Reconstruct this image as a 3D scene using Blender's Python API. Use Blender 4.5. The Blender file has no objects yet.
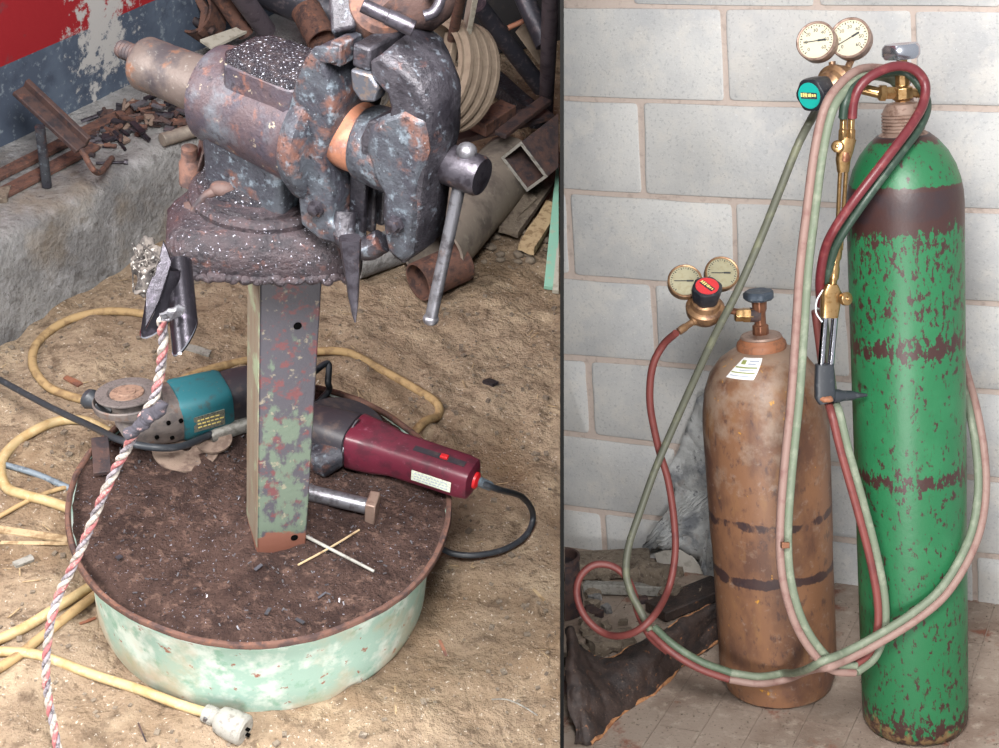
import bpy, bmesh, math, random
import numpy as np
from mathutils import Vector, Matrix, noise as mnoise

random.seed(7)
S = bpy.context.scene
COL = S.collection
F, CX, CY = 1350.0, 499.5, 374.0          # focal length in pixels of the 999 x 748 frame

# ------------------------------------------------------------------ camera
def _R(ax, a):
    c, s = math.cos(a), math.sin(a)
    return np.array({'x': [[1, 0, 0], [0, c, -s], [0, s, c]], 'y': [[c, 0, s], [0, 1, 0], [-s, 0, c]],
                     'z': [[c, -s, 0], [s, c, 0], [0, 0, 1]]}[ax], float)
_B = np.array([[1, 0, 0], [0, 0, 1], [0, -1, 0]], float)
def ray(x, y): return np.array([(x - CX) / F, -(y - CY) / F, -1.0])
def frame(p, r, xc): return _R('y', -math.atan((xc - CX) / F)) @ _R('z', r) @ _R('x', p) @ _B
AL = frame(math.radians(38.2), 0.0, 281.0)        # vise bay: looked down on steeply, floor level with the world
AR = frame(math.radians(17.5), math.radians(2.7), 781.0)   # cylinder bay: its floor slopes
CAM = np.array([0, 0, .165]) - AL.T @ (ray(262, 512) * (F * .29 / 191))

def m4(R3, t=(0, 0, 0)):
    m = Matrix([list(R3[i]) + [t[i]] for i in range(3)] + [[0, 0, 0, 1]])
    return m
cd = bpy.data.cameras.new('camera'); cam_o = bpy.data.objects.new('camera', cd); COL.objects.link(cam_o)
cd.sensor_width = 36; cd.lens = 36 * F / 999; cd.clip_start = .02; cd.clip_end = 60
cam_o.matrix_world = m4(AL.T, CAM)
S.camera = cam_o
TR = m4(AL.T @ AR, CAM)                  # cylinder-bay coordinates -> world

# ------------------------------------------------------------------ light
S.view_settings.view_transform = 'Standard'; S.view_settings.look = 'None'
S.view_settings.gamma = 1; S.view_settings.use_curve_mapping = False
S.view_settings.exposure = 0.0
W = bpy.data.worlds.new('daylight'); S.world = W; W.use_nodes = True
W.node_tree.nodes['Background'].inputs[0].default_value = (.94, .97, 1.0, 1)
W.node_tree.nodes['Background'].inputs[1].default_value = .68
def area(name, loc, target, size, power, col, M=None):
    ld = bpy.data.lights.new(name, 'AREA'); ld.shape = 'DISK'; ld.size = size; ld.energy = power; ld.color = col
    o = bpy.data.objects.new(name, ld); COL.objects.link(o)
    q = (Vector(target) - Vector(loc)).to_track_quat('-Z', 'Y')
    mw = Matrix.Translation(Vector(loc)) @ q.to_matrix().to_4x4()
    o.matrix_world = (M @ mw) if M else mw
    return o
area('side_daylight', (-2.6, -.9, 2.3), (-.05, 0, .2), 1.1, 190, (1.0, .98, .95))  # soft daylight from the left; no doorway is known there
area('high_back_light', (-1.9, 1.6, 3.4), (0, .3, .5), .9, 50, (.88, .94, 1.0))  # cool back light from high up; no roof window is known
area('bay_lamp', (.0, .5, .50), (.0, 2.7, -1.5), .7, 112, (1.0, .97, .95), TR)
area('bay_low_fill', (-.1, .95, -1.38), (.1, 3.1, -1.05), .5, 24, (1.0, .97, .95), TR)  # added fill below the view, lifts the lower part of the bay

# ------------------------------------------------------------------ pixel -> place
def uz(x, y, z):
    d = AL.T @ ray(x, y); return Vector(CAM + d * ((z - CAM[2]) / d[2]))
def ud(x, y, depth): return Vector(CAM + AL.T @ ray(x, y) * depth)
def rd(x, y): return AR.T @ ray(x, y)
def RD(x, y, depth): return Vector(rd(x, y) * depth)
def RZ(x, y, z): d = rd(x, y); return Vector(d * z / d[2])
def rplane(x, y, P, n): d = rd(x, y); return Vector(d * (np.dot(P, n) / np.dot(d, n)))
def pr(P): v = AR @ np.array(P); return CX + F * v[0] / -v[2], CY - F * v[1] / -v[2]
VB = Vector((.021, -.067, 0)); _ph = math.radians(38)
VD = Vector((math.cos(_ph), -math.sin(_ph), 0)); VN = Vector((math.sin(_ph), math.cos(_ph), 0))
def V(X, Y, Z): return VB + VD * X + VN * Y + Vector((0, 0, Z))

# ------------------------------------------------------------------ materials
def C(r, g, b):
    f = lambda c: ((c / 255 + .055) / 1.055) ** 2.4 if c > 10 else c / 255 / 12.92
    return (f(r), f(g), f(b), 1)
def mat(name, base, layers=(), rough=.6, metal=0.0, bump=0.0, bscale=60, bdist=.002, spec=.5, coat=0, ms=2.4):
    """base colour, then layers (colour, scale, lo, hi, stretch, ramp(z stops), H, metal) laid over by noise masks"""
    m = bpy.data.materials.new(name); m.use_nodes = True
    nt = m.node_tree; N = nt.nodes; L = nt.links
    bs = N['Principled BSDF']
    bs.inputs['Roughness'].default_value = rough; bs.inputs['Metallic'].default_value = metal
    bs.inputs['Specular IOR Level'].default_value = spec
    if coat: bs.inputs['Coat Weight'].default_value = coat; bs.inputs['Coat Roughness'].default_value = .15
    tc = N.new('ShaderNodeTexCoord')
    prev = None; cur = C(*base)
    for k, la in enumerate(layers):
        col, sc, lo, hi = la['c'], la.get('s', 20) * ms, la.get('lo', .5), la.get('hi', .6)
        mp = N.new('ShaderNodeMapping'); mp.inputs['Scale'].default_value = la.get('st', (1, 1, 1))
        mp.inputs['Location'].default_value = (k * 3.1, k * 1.7, k * 2.3)
        L.new(tc.outputs['Object'], mp.inputs['Vector'])
        nz = N.new('ShaderNodeTexNoise'); nz.inputs['Scale'].default_value = sc; nz.inputs['Detail'].default_value = la.get('d', 6)
        nz.inputs['Roughness'].default_value = la.get('r', .62)
        L.new(mp.outputs[0], nz.inputs['Vector'])
        src = nz.outputs['Fac']
        if 'ramp' in la:
            sx = N.new('ShaderNodeSeparateXYZ'); L.new(tc.outputs['Object'], sx.inputs[0])
            dv = N.new('ShaderNodeMath'); dv.operation = 'DIVIDE'; dv.inputs[1].default_value = la['H']
            # wobble the height a little
            wn = N.new('ShaderNodeTexNoise'); wn.inputs['Scale'].default_value = 7; L.new(tc.outputs['Object'], wn.inputs['Vector'])
            wm = N.new('ShaderNodeMath'); wm.operation = 'MULTIPLY_ADD'; wm.inputs[1].default_value = la.get('wob', .03); wm.inputs[2].default_value = -la.get('wob', .03) / 2
            L.new(wn.outputs['Fac'], wm.inputs[0])
            ad0 = N.new('ShaderNodeMath'); L.new(sx.outputs[2], ad0.inputs[0]); L.new(wm.outputs[0], ad0.inputs[1])
            L.new(ad0.outputs[0], dv.inputs[0])
            rp = N.new('ShaderNodeValToRGB'); el = rp.color_ramp.elements
            st = la['ramp']
            el[0].position = st[0][0]; el[0].color = (st[0][1] + .5,) * 3 + (1,)
            el[1].position = st[-1][0]; el[1].color = (st[-1][1] + .5,) * 3 + (1,)
            for p, v in st[1:-1]:
                e = el.new(p); e.color = (v + .5, v + .5, v + .5, 1)
            L.new(dv.outputs[0], rp.inputs[0])
            hf = N.new('ShaderNodeMath'); hf.operation = 'SUBTRACT'; hf.inputs[1].default_value = .5; L.new(rp.outputs[0], hf.inputs[0])
            ad = N.new('ShaderNodeMath'); L.new(src, ad.inputs[0]); L.new(hf.outputs[0], ad.inputs[1]); src = ad.outputs[0]
        mr = N.new('ShaderNodeMapRange'); mr.inputs['From Min'].default_value = lo; mr.inputs['From Max'].default_value = hi
        mr.inputs['To Max'].default_value = la.get('a', 1.0)
        L.new(src, mr.inputs['Value'])
        mx = N.new('ShaderNodeMix'); mx.data_type = 'RGBA'
        L.new(mr.outputs[0], mx.inputs['Factor'])
        if prev: L.new(prev, mx.inputs[6])
        else: mx.inputs[6].default_value = cur
        mx.inputs[7].default_value = C(*col)
        prev = mx.outputs[2]
    if prev: L.new(prev, bs.inputs['Base Color'])
    else: bs.inputs['Base Color'].default_value = cur
    if bump:
        nz = N.new('ShaderNodeTexNoise'); nz.inputs['Scale'].default_value = bscale * (1 + (ms - 1) * .4); nz.inputs['Detail'].default_value = 8
        nz.inputs['Roughness'].default_value = .65
        L.new(tc.outputs['Object'], nz.inputs['Vector'])
        bp = N.new('ShaderNodeBump'); bp.inputs['Strength'].default_value = bump; bp.inputs['Distance'].default_value = bdist
        L.new(nz.outputs['Fac'], bp.inputs['Height']); L.new(bp.outputs[0], bs.inputs['Normal'])
    return m
def lay(c, s, lo, hi, **k): return dict(c=c, s=s, lo=lo, hi=hi, **k)

M = {}
M['dirt'] = mat(ms=1.2, name='packed_dirt', base=(164, 145, 124), layers=[lay((122, 98, 74), 2.2, .42, .66, a=.8), lay((192, 172, 146), 9, .52, .68, a=.7), lay((112, 95, 80), 26, .54, .66, a=.75), lay((96, 80, 66), 55, .57, .65, a=.6), lay((228, 218, 204), 130, .62, .68, a=.8)], rough=.95, bump=1.0, bscale=42, bdist=.022, spec=.15)
M['dirt_wedge'] = M['dirt']
M['soil'] = mat(ms=1.4, name='rusty_soil', base=(92, 70, 63), layers=[lay((62, 44, 40), 16, .45, .6, a=.85), lay((136, 108, 96), 42, .54, .66, a=.8), lay((44, 34, 34), 90, .58, .66, a=.8), lay((205, 205, 222), 160, .655, .68, a=.9)], rough=.9, bump=1.0, bscale=110, bdist=.03, spec=.3)
M['concrete'] = mat(ms=1.0, name='kerb_concrete', base=(146, 145, 144), layers=[lay((104, 103, 104), 5, .42, .62, a=.9), lay((178, 178, 180), 18, .54, .68, a=.5), lay((84, 80, 78), 40, .56, .68, a=.6), lay((132, 118, 100), 4, .56, .7, a=.6), lay((80, 78, 76), 120, .62, .68, a=.7)], rough=.93, bump=.8, bscale=60, bdist=.016, spec=.2)
M['greenpaint'] = mat(ms=1.6, name='worn_mint_paint', base=(142, 170, 158), layers=[lay((192, 202, 194), 11, .48, .6, a=.85), lay((112, 152, 132), 20, .56, .66, a=.75), lay((134, 66, 46), 30, .63, .68, a=.9), lay((176, 150, 122), 5, .52, .68, a=.6, ramp=[(0, .16), (.35, .0), (1, 0)], H=.18)], rough=.6, bump=.3, bscale=90)
M['rust'] = mat('rust', (96, 68, 58), [lay((62, 46, 44), 20, .46, .6), lay((124, 82, 62), 45, .56, .68, a=.7)], rough=.85, bump=.5, bscale=120)
M['darkrust'] = mat('dark_rust', (72, 54, 50), [lay((44, 38, 42), 16, .45, .6), lay((98, 66, 54), 34, .58, .7, a=.8)], rough=.7, bump=.5, bscale=110)
M['castiron'] = mat('oily_cast_iron', (68, 72, 79), [lay((50, 50, 58), 10, .42, .58, a=.9), lay((106, 74, 64), 12, .54, .66, a=.85), lay((116, 128, 138), 26, .56, .66, a=.7), lay((30, 30, 36), 60, .58, .66, a=.8), lay((150, 160, 168), 90, .64, .68, a=.6)], rough=.48, metal=.35, bump=.55, bscale=75, bdist=.004)
M['castdark'] = mat('dark_oily_cast_iron', (58, 56, 62), [lay((36, 34, 40), 12, .42, .58, a=.9), lay((98, 66, 58), 15, .6, .7, a=.8), lay((110, 118, 128), 40, .58, .66, a=.7), lay((24, 24, 28), 60, .57, .65, a=.7)], rough=.38, metal=.35, bump=.55, bscale=80, bdist=.004)
M['bodyiron'] = mat('worn_reddish_cast_iron', (68, 56, 60), [lay((54, 50, 60), 9, .44, .6, a=.9), lay((108, 72, 60), 22, .56, .68, a=.75), lay((186, 174, 148), 34, .63, .7, a=.75), lay((90, 98, 106), 8, .52, .68, a=.7), lay((40, 36, 42), 44, .57, .66, a=.75)], rough=.5, metal=.25, bump=.5, bscale=90, bdist=.003)
M['tubeiron'] = mat('tail_tube_iron', (88, 78, 74), [lay((56, 52, 56), 8, .44, .6, a=.9), lay((116, 80, 60), 14, .56, .66, a=.8), lay((126, 122, 118), 50, .6, .7, a=.6)], rough=.55, metal=.3, bump=.4, bscale=90)
M['grime'] = mat('metal_shaving_grime', (34, 33, 40), [lay((60, 52, 54), 30, .5, .62, a=.8), lay((225, 230, 245), 130, .62, .645, a=1)], rough=.35, metal=.2, bump=1, bscale=170, bdist=.006)
M['basegrime'] = mat('greasy_base', (56, 46, 50), [lay((34, 30, 36), 14, .44, .6, a=.9), lay((88, 58, 52), 28, .58, .68, a=.7), lay((30, 28, 34), 50, .56, .64, a=.8), lay((190, 190, 205), 120, .64, .665, a=.8)], rough=.5, metal=.15, bump=.8, bscale=90, bdist=.006)
M['orangerust'] = mat('orange_slide', (146, 98, 76), [lay((104, 74, 68), 18, .48, .62, a=.8), lay((140, 130, 130), 30, .58, .7, a=.7)], rough=.55, metal=.2, bump=.3, bscale=90)
M['steel'] = mat('dull_steel', (132, 132, 138), [lay((84, 80, 84), 30, .5, .64, a=.85), lay((120, 92, 78), 16, .6, .7, a=.7)], rough=.38, metal=.75, bump=.3, bscale=120)
M['steeldark'] = mat('dark_steel', (66, 63, 70), [lay((44, 40, 46), 30, .48, .6, a=.9), lay((104, 80, 72), 24, .62, .7, a=.7)], rough=.36, metal=.6, bump=.3, bscale=120)
M['insert'] = mat('jaw_insert_steel', (92, 94, 102), [lay((120, 106, 98), 50, .52, .62, a=.8)], rough=.4, metal=.7, bump=.4, bscale=130)
M['chrome'] = mat('chrome', (188, 188, 196), [lay((120, 110, 120), 40, .56, .66, a=.5)], rough=.14, metal=1)
M['post'] = mat('painted_post', (66, 64, 72), [lay((100, 54, 56), 20, .53, .6, a=.9), lay((90, 104, 90), 20, .53, .62, st=(1, 1, .6), ramp=[(0, -.3), (.26, -.2), (.30, .10), (.6, .07), (.68, -.05), (1, -.1)], H=.7), lay((150, 140, 118), 30, .6, .68, a=.6), lay((118, 76, 62), 10, .5, .56, ramp=[(0, .4), (.285, .25), (.33, -.2), (1, -.4)], H=.7)], rough=.55, metal=.1, bump=.35, bscale=90)
M['postedge'] = mat('worn_post_edge', (116, 106, 92), [lay((110, 92, 74), 14, .5, .62, st=(2, 2, .3), a=.8), lay((134, 152, 124), 8, .55, .65, a=.7)], rough=.7, bump=.3)
M['teal'] = mat('teal_plastic', (32, 100, 110), [lay((60, 76, 78), 22, .55, .66, a=.8), lay((96, 100, 96), 60, .62, .7, a=.6)], rough=.55, bump=.15)
M['blackplastic'] = mat('dusty_black_plastic', (48, 46, 52), [lay((92, 78, 72), 22, .52, .68, a=.6)], rough=.5, bump=.15)
M['gearhead'] = mat('dull_aluminium', (112, 104, 100), [lay((90, 84, 84), 30, .48, .6, a=.8), lay((110, 84, 70), 18, .56, .66, a=.7)], rough=.6, metal=.3, bump=.5, bscale=110)
M['maroon'] = mat('maroon_plastic', (92, 32, 48), [lay((64, 30, 40), 18, .5, .62, a=.7), lay((140, 92, 108), 50, .6, .7, a=.5)], rough=.38, bump=.1)
M['red'] = mat('red_switch', (190, 30, 36), rough=.4)
M['label'] = mat('grubby_label', (206, 214, 196), [lay((150, 156, 140), 110, .54, .62, a=.7)], rough=.6)
M['plate'] = mat('nameplate', (126, 128, 116), [lay((84, 86, 80), 120, .52, .6, a=.9)], rough=.5, metal=.3)
M['ink'] = mat('ink', (48, 50, 54), rough=.7)
M['disc'] = mat('abrasive_disc', (104, 96, 94), [lay((74, 68, 68), 90, .5, .62, a=.8)], rough=.9, bump=.6, bscale=300)
M['abr'] = mat('worn_disc_hub', (142, 116, 100), [lay((98, 76, 66), 60, .5, .6, a=.8)], rough=.7, bump=.3)
M['olddisc'] = mat('dusty_grinding_disc', (128, 110, 98), [lay((96, 78, 70), 30, .5, .62, a=.8)], rough=.95, bump=.5, bscale=200)
M['yellow'] = mat('yellow_air_hose', (176, 154, 114), [lay((160, 130, 84), 18, .48, .64, a=.8), lay((200, 182, 146), 40, .58, .68, a=.7)], rough=.6, bump=.1)
M['tan'] = mat('dusty_tan_hose', (164, 138, 98), [lay((118, 94, 66), 18, .48, .62, a=.8)], rough=.8, bump=.2)
M['blackrubber'] = mat('black_rubber', (44, 48, 54), [lay((90, 92, 96), 40, .55, .7, a=.5)], rough=.45)
M['greycable'] = mat('grey_blue_cable', (112, 124, 134), [lay((70, 78, 86), 30, .5, .6, a=.7)], rough=.5)
M['plug'] = mat('grey_plug', (142, 140, 134), [lay((104, 100, 94), 40, .5, .62, a=.8)], rough=.6, bump=.3)
M['strand_pink'] = mat('pink_strand', (160, 96, 98), [lay((190, 158, 150), 60, .5, .6, a=.8), lay((130, 60, 60), 90, .6, .66, a=.8)], rough=.9, bump=.6, bscale=220)
M['strand_white'] = mat('white_strand', (176, 168, 160), [lay((110, 102, 98), 70, .5, .6, a=.8)], rough=.9, bump=.6, bscale=220)
M['strand_dark'] = mat('grey_strand', (140, 134, 140), [lay((50, 46, 52), 70, .5, .6, a=.8), lay((180, 176, 172), 120, .6, .66, a=.7)], rough=.85, bump=.6, bscale=220)
M['cloth'] = mat('ragged_cloth', (88, 82, 78), [lay((40, 36, 36), 20, .42, .54, a=.95), lay((196, 192, 186), 80, .58, .64, a=.8)], rough=.9, bump=.8, bscale=120)
M['wood'] = mat('old_wood', (172, 150, 118), [lay((122, 98, 70), 26, .48, .6, st=(1, 1, 1), a=.8)], rough=.85, bump=.4)
M['palewood'] = mat('pale_board', (176, 172, 160), [lay((146, 140, 126), 20, .5, .62, a=.8)], rough=.75, bump=.2)
M['greysteel'] = mat('grey_oxidised_pipe', (130, 120, 110), [lay((92, 84, 80), 7, .45, .62, a=.85), lay((150, 142, 130), 18, .56, .68, a=.7)], rough=.7, metal=.1, bump=.3)
M['darkpipe'] = mat('dark_pipe', (58, 58, 66), [lay((100, 92, 96), 26, .54, .66, a=.7)], rough=.42, metal=.4, bump=.3)
M['purplepipe'] = mat('purplish_grey_pipe', (84, 76, 84), [lay((56, 50, 58), 16, .5, .62, a=.8), lay((120, 112, 116), 60, .62, .7, a=.6)], rough=.6, metal=.1, bump=.3)
M['pulley'] = mat('tan_pulley', (122, 108, 94), [lay((108, 94, 80), 22, .48, .62, a=.8)], rough=.8, bump=.3)
M['mint'] = mat('mint_strip', (136, 186, 166), [lay((176, 170, 150), 18, .56, .66, a=.8)], rough=.6)
M['walltint'] = None
M['white_scrap'] = mat('white_scrap', (214, 222, 228), rough=.6)
M['black'] = mat('black_sheet_steel', (6, 6, 6), rough=.9, spec=.05)
M['darkback'] = mat(ms=1.0, name='gloom_dark_backing', base=(46, 44, 46), layers=[lay((30, 28, 30), 5, .45, .6, a=.8), lay((70, 62, 58), 14, .58, .7, a=.7)], rough=.95, bump=.4)  # dark tone stands in for the gloom behind the junk
# cylinder bay
M['block'] = mat(ms=1.0, name='concrete_block', base=(202, 202, 200), layers=[lay((182, 184, 186), 3.5, .44, .62, a=.8), lay((212, 209, 203), 14, .5, .66, a=.6), lay((160, 162, 164), 130, .56, .66, a=.55), lay((218, 220, 220), 170, .62, .68, a=.6)], rough=.95, bump=.5, bscale=150, bdist=.003, spec=.15)
M['mortar'] = mat(ms=1.0, name='mortar', base=(196, 182, 173), layers=[lay((168, 154, 146), 40, .54, .66, a=.7)], rough=.95, bump=.7, bscale=90, bdist=.004, spec=.1)
HG = 1.46
M['greenbottle'] = mat(ms=1.5, name='chipped_green_paint', base=(32, 100, 62), layers=[
    lay((44, 114, 74), 5, .5, .7, a=.6),
    lay((58, 36, 34), 62, .63, .64, st=(1, 1, .14), d=9, r=.7), lay((58, 36, 34), 62, .565, .578, st=(1, 1, .5), d=9, r=.68, H=HG, wob=.03, ramp=[(0, .2), (.03, .1), (.06, .0), (.38, -.02), (.405, .02), (.412, .11), (.425, .11), (.435, .0), (.5, -.04), (.6, .01), (.606, .12), (.616, .12), (.64, .0), (.66, .03), (.672, .07), (.68, .0), (.72, .03), (.765, .05), (.785, .22), (.80, .30), (.827, .30), (.832, -.02), (.86, -.03), (.885, -.02), (.893, .35), (1, .4)]),
    lay((44, 38, 44), 6, .4, .6, H=HG, wob=.02, a=.8, ramp=[(0, -.2), (.78, -.3), (.79, .05), (.826, .05), (.83, -.4), (.89, -.4), (.895, .3), (1, .3)]),
    lay((128, 104, 70), 26, .5, .6, H=HG, wob=.05, a=.7, ramp=[(0, .12), (.02, .02), (.06, -.25), (1, -.4)])], rough=.45, bump=.35, bscale=60, bdist=.0015)
HB = .9
M['brownbottle'] = mat(ms=1.5, name='rusty_brown_bottle', base=(128, 92, 68), layers=[
    lay((90, 64, 54), 7, .46, .62, st=(1, 1, .5), a=.85), lay((140, 104, 70), 18, .56, .68, st=(1, 1, .3), a=.7), lay((74, 56, 54), 40, .57, .66, st=(1, 1, .5), a=.7), lay((150, 134, 124), 30, .6, .7, a=.5),
    lay((148, 128, 112), 12, .5, .66, H=HB, wob=.05, a=.75, ramp=[(0, -.1), (.5, -.1), (.78, .05), (1, .16)]),
    lay((196, 142, 50), 26, .67, .70, a=.9, H=HB, ramp=[(0, -.02), (.75, 0), (1, .04)]),
    lay((48, 38, 44), 14, .5, .58, st=(1, 1, .6), H=HB, wob=.05, a=.85, ramp=[(0, .02), (.01, -.1), (.335, -.35), (.352, .15), (.368, .15), (.385, -.35), (.49, -.35), (.505, .06), (.522, .1), (.535, -.35), (1, -.5)])], rough=.5, bump=.3, bscale=70, bdist=.0015)
M['floor'] = mat(ms=1.0, name='dusty_floor', base=(156, 142, 130), layers=[lay((124, 106, 94), 4, .46, .64, a=.8), lay((128, 74, 56), 9, .6, .68, a=.75), lay((180, 168, 154), 30, .54, .68, a=.6), lay((90, 76, 68), 90, .6, .68, a=.6)], rough=.9, bump=.6, bscale=110, bdist=.004, spec=.2)
M['floorgap'] = mat('floor_joint', (150, 136, 124), rough=.95)
M['brass'] = mat('brass', (170, 138, 96), [lay((140, 104, 60), 50, .5, .64, a=.8)], rough=.28, metal=.85)
M['dullbrass'] = mat('dull_brass', (158, 124, 92), [lay((112, 84, 70), 24, .48, .62, a=.8), lay((176, 150, 130), 50, .6, .68, a=.6)], rough=.42, metal=.6, bump=.2)
M['copper'] = mat('copper_fitting', (132, 90, 68), [lay((110, 70, 54), 40, .5, .62, a=.8)], rough=.4, metal=.6)
M['collar'] = mat('orange_collar', (144, 94, 66), [lay((112, 76, 58), 30, .5, .62, a=.8)], rough=.6)
M['valvegrey'] = mat('valve_dull_metal', (150, 128, 116), [lay((110, 84, 72), 30, .5, .62, a=.8)], rough=.5, metal=.4, bump=.2)
M['handblue'] = mat('dark_handwheel', (66, 76, 88), [lay((110, 118, 124), 40, .56, .66, a=.7)], rough=.5, metal=.3, bump=.3)
M['handchrome'] = mat('silver_handwheel', (178, 182, 192), rough=.25, metal=.9)
M['dial'] = mat('dial_cream', (196, 190, 166), [lay((200, 190, 158), 30, .52, .66, a=.7)], rough=.4)
M['dialdirty'] = mat('dirty_dial', (160, 155, 128), [lay((150, 142, 112), 40, .5, .64, a=.8)], rough=.4)
M['cyan'] = mat('turquoise_disc', (28, 156, 146), rough=.4)
M['redlabel'] = mat('red_disc', (208, 50, 56), [lay((230, 120, 120), 200, .6, .66, a=.7)], rough=.5)
M['yellowink'] = mat('pale_yellow_lettering', (236, 214, 130), rough=.5)
M['knob'] = mat('black_knob', (38, 40, 46), [lay((86, 86, 88), 60, .58, .68, a=.7)], rough=.35)
M['hosered'] = mat('red_hose', (98, 36, 42), [lay((126, 62, 62), 22, .52, .68, a=.7)], rough=.42)
M['hosegreen'] = mat('dark_green_hose', (42, 60, 50), [lay((76, 94, 80), 22, .52, .68, a=.7)], rough=.45)
M['hosepink'] = mat('faded_pink_hose', (140, 114, 106), [lay((122, 88, 82), 14, .5, .66, a=.8)], rough=.6)
M['hosepale'] = mat('faded_green_hose', (108, 118, 100), [lay((140, 146, 128), 14, .5, .66, a=.7), lay((104, 124, 98), 30, .58, .68, a=.6)], rough=.6)
M['hoseolive'] = mat('olive_hose', (92, 94, 82), [lay((122, 124, 100), 10, .5, .66, a=.7)], rough=.5)
M['hoserose'] = mat('rose_hose', (118, 62, 58), [lay((98, 48, 48), 14, .5, .66, a=.8)], rough=.5)
M['sticker'] = mat('white_sticker', (232, 232, 232), rough=.6)
M['stickergreen'] = mat('olive_print', (140, 150, 84), rough=.6)
M['stickerblue'] = mat('grey_blue_print', (160, 170, 186), rough=.6)
M['hide'] = mat('rusted_sheet', (58, 46, 42), [lay((38, 32, 32), 9, .44, .6, a=.9), lay((150, 100, 66), 26, .63, .7, a=.8), lay((112, 92, 78), 60, .6, .68, a=.6)], rough=.6, bump=.6, bscale=60, bdist=.005)
M['hideedge'] = mat('rust_edge', (170, 122, 84), [lay((120, 78, 54), 20, .5, .6, a=.8)], rough=.8, bump=.4)
M['slate'] = mat(ms=1.0, name='creased_grey_sheet', base=(170, 172, 172), layers=[lay((104, 108, 114), 9, .46, .6, a=.9), lay((154, 150, 146), 22, .56, .66, a=.8), lay((60, 64, 72), 50, .6, .68, a=.7)], rough=.7, bump=.8, bscale=40, bdist=.008)
M['rubble'] = mat('rubble', (126, 114, 100), [lay((88, 76, 68), 24, .5, .62, a=.8), lay((168, 158, 144), 60, .58, .68, a=.7)], rough=.95, bump=.8, bscale=90, bdist=.006)
M['whitearc'] = mat('white_enamel', (200, 196, 188), [lay((150, 144, 134), 20, .52, .64, a=.6)], rough=.6)

def painted_wall():
    """red over blue, the edge at a height that belongs to the wall (object Z)"""
    m = mat(ms=1.0, name='red_over_blue_paint', base=(66, 76, 92), layers=[lay((84, 96, 112), 7, .45, .62, a=.8), lay((132, 142, 150), 60, .58, .66, a=.6), lay((52, 60, 76), 20, .56, .68, a=.7)], rough=.75, bump=.4, bscale=60)
    nt = m.node_tree; N = nt.nodes; L = nt.links; bs = N['Principled BSDF']
    old = bs.inputs['Base Color'].links[0].from_socket
    tc = N.new('ShaderNodeTexCoord'); sx = N.new('ShaderNodeSeparateXYZ'); L.new(tc.outputs['Object'], sx.inputs[0])
    gt = N.new('ShaderNodeMath'); gt.operation = 'GREATER_THAN'; gt.inputs[1].default_value = PAINT_Z
    L.new(sx.outputs[2], gt.inputs[0])
    rn = N.new('ShaderNodeTexNoise'); rn.inputs['Scale'].default_value = 14; rn.inputs['Detail'].default_value = 8; L.new(tc.outputs['Object'], rn.inputs['Vector'])
    rr = N.new('ShaderNodeMapRange'); rr.inputs['From Min'].default_value = .6; rr.inputs['From Max'].default_value = .64; L.new(rn.outputs['Fac'], rr.inputs['Value'])
    rm = N.new('ShaderNodeMix'); rm.data_type = 'RGBA'; rm.inputs[6].default_value = C(138, 16, 26); rm.inputs[7].default_value = C(118, 40, 46)
    L.new(rr.outputs[0], rm.inputs['Factor'])
    mx = N.new('ShaderNodeMix'); mx.data_type = 'RGBA'; L.new(gt.outputs[0], mx.inputs['Factor']); L.new(old, mx.inputs[6]); L.new(rm.outputs[2], mx.inputs[7])
    # the pale flaked patch: distance to a line on the wall
    dist = N.new('ShaderNodeVectorMath'); dist.operation = 'DISTANCE'; mp = N.new('ShaderNodeMapping'); mp.vector_type = 'POINT'
    mp.inputs['Scale'].default_value = (1, 1, .55)
    L.new(tc.outputs['Object'], mp.inputs['Vector']); L.new(mp.outputs[0], dist.inputs[0])
    dist.inputs[1].default_value = (PATCH[0], PATCH[1], PATCH[2] * .55)
    fl = N.new('ShaderNodeTexNoise'); fl.inputs['Scale'].default_value = 30; fl.inputs['Detail'].default_value = 9; fl.inputs['Roughness'].default_value = .7; L.new(tc.outputs['Object'], fl.inputs['Vector'])
    ad = N.new('ShaderNodeMath'); ad.operation = 'MULTIPLY_ADD'; ad.inputs[1].default_value = -2.2; L.new(dist.outputs['Value'], ad.inputs[0]); L.new(fl.outputs['Fac'], ad.inputs[2])
    ms = N.new('ShaderNodeMapRange'); ms.inputs['From Min'].default_value = .33; ms.inputs['From Max'].default_value = .40; L.new(ad.outputs[0], ms.inputs['Value'])
    m2 = N.new('ShaderNodeMix'); m2.data_type = 'RGBA'; L.new(ms.outputs[0], m2.inputs['Factor']); L.new(mx.outputs[2], m2.inputs[6]); m2.inputs[7].default_value = C(168, 166, 164)
    L.new(m2.outputs[2], bs.inputs['Base Color'])
    return m

# ------------------------------------------------------------------ mesh builder
def perp(a):
    a = Vector(a).normalized(); h = Vector((0, 0, 1)) if abs(a.z) < .9 else Vector((1, 0, 0))
    u = a.cross(h).normalized(); return u, a.cross(u).normalized()
def spline(pts, n=8, closed=False):
    P = [Vector(p) for p in pts]; out = []; N = len(P)
    rng = range(N) if closed else range(N - 1)
    for i in rng:
        if closed: a, b, c, d = P[(i - 1) % N], P[i], P[(i + 1) % N], P[(i + 2) % N]
        else:
            b, c = P[i], P[i + 1]; a = P[i - 1] if i else b * 2 - c; d = P[i + 2] if i + 2 < N else c * 2 - b
        # centripetal-ish: plain Catmull-Rom
        for k in range(n):
            t = k / n
            out.append(.5 * ((2 * b) + (c - a) * t + (2 * a - 5 * b + 4 * c - d) * t * t + (3 * b - a - 3 * c + d) * t ** 3))
    if not closed: out.append(P[-1])
    return out
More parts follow.
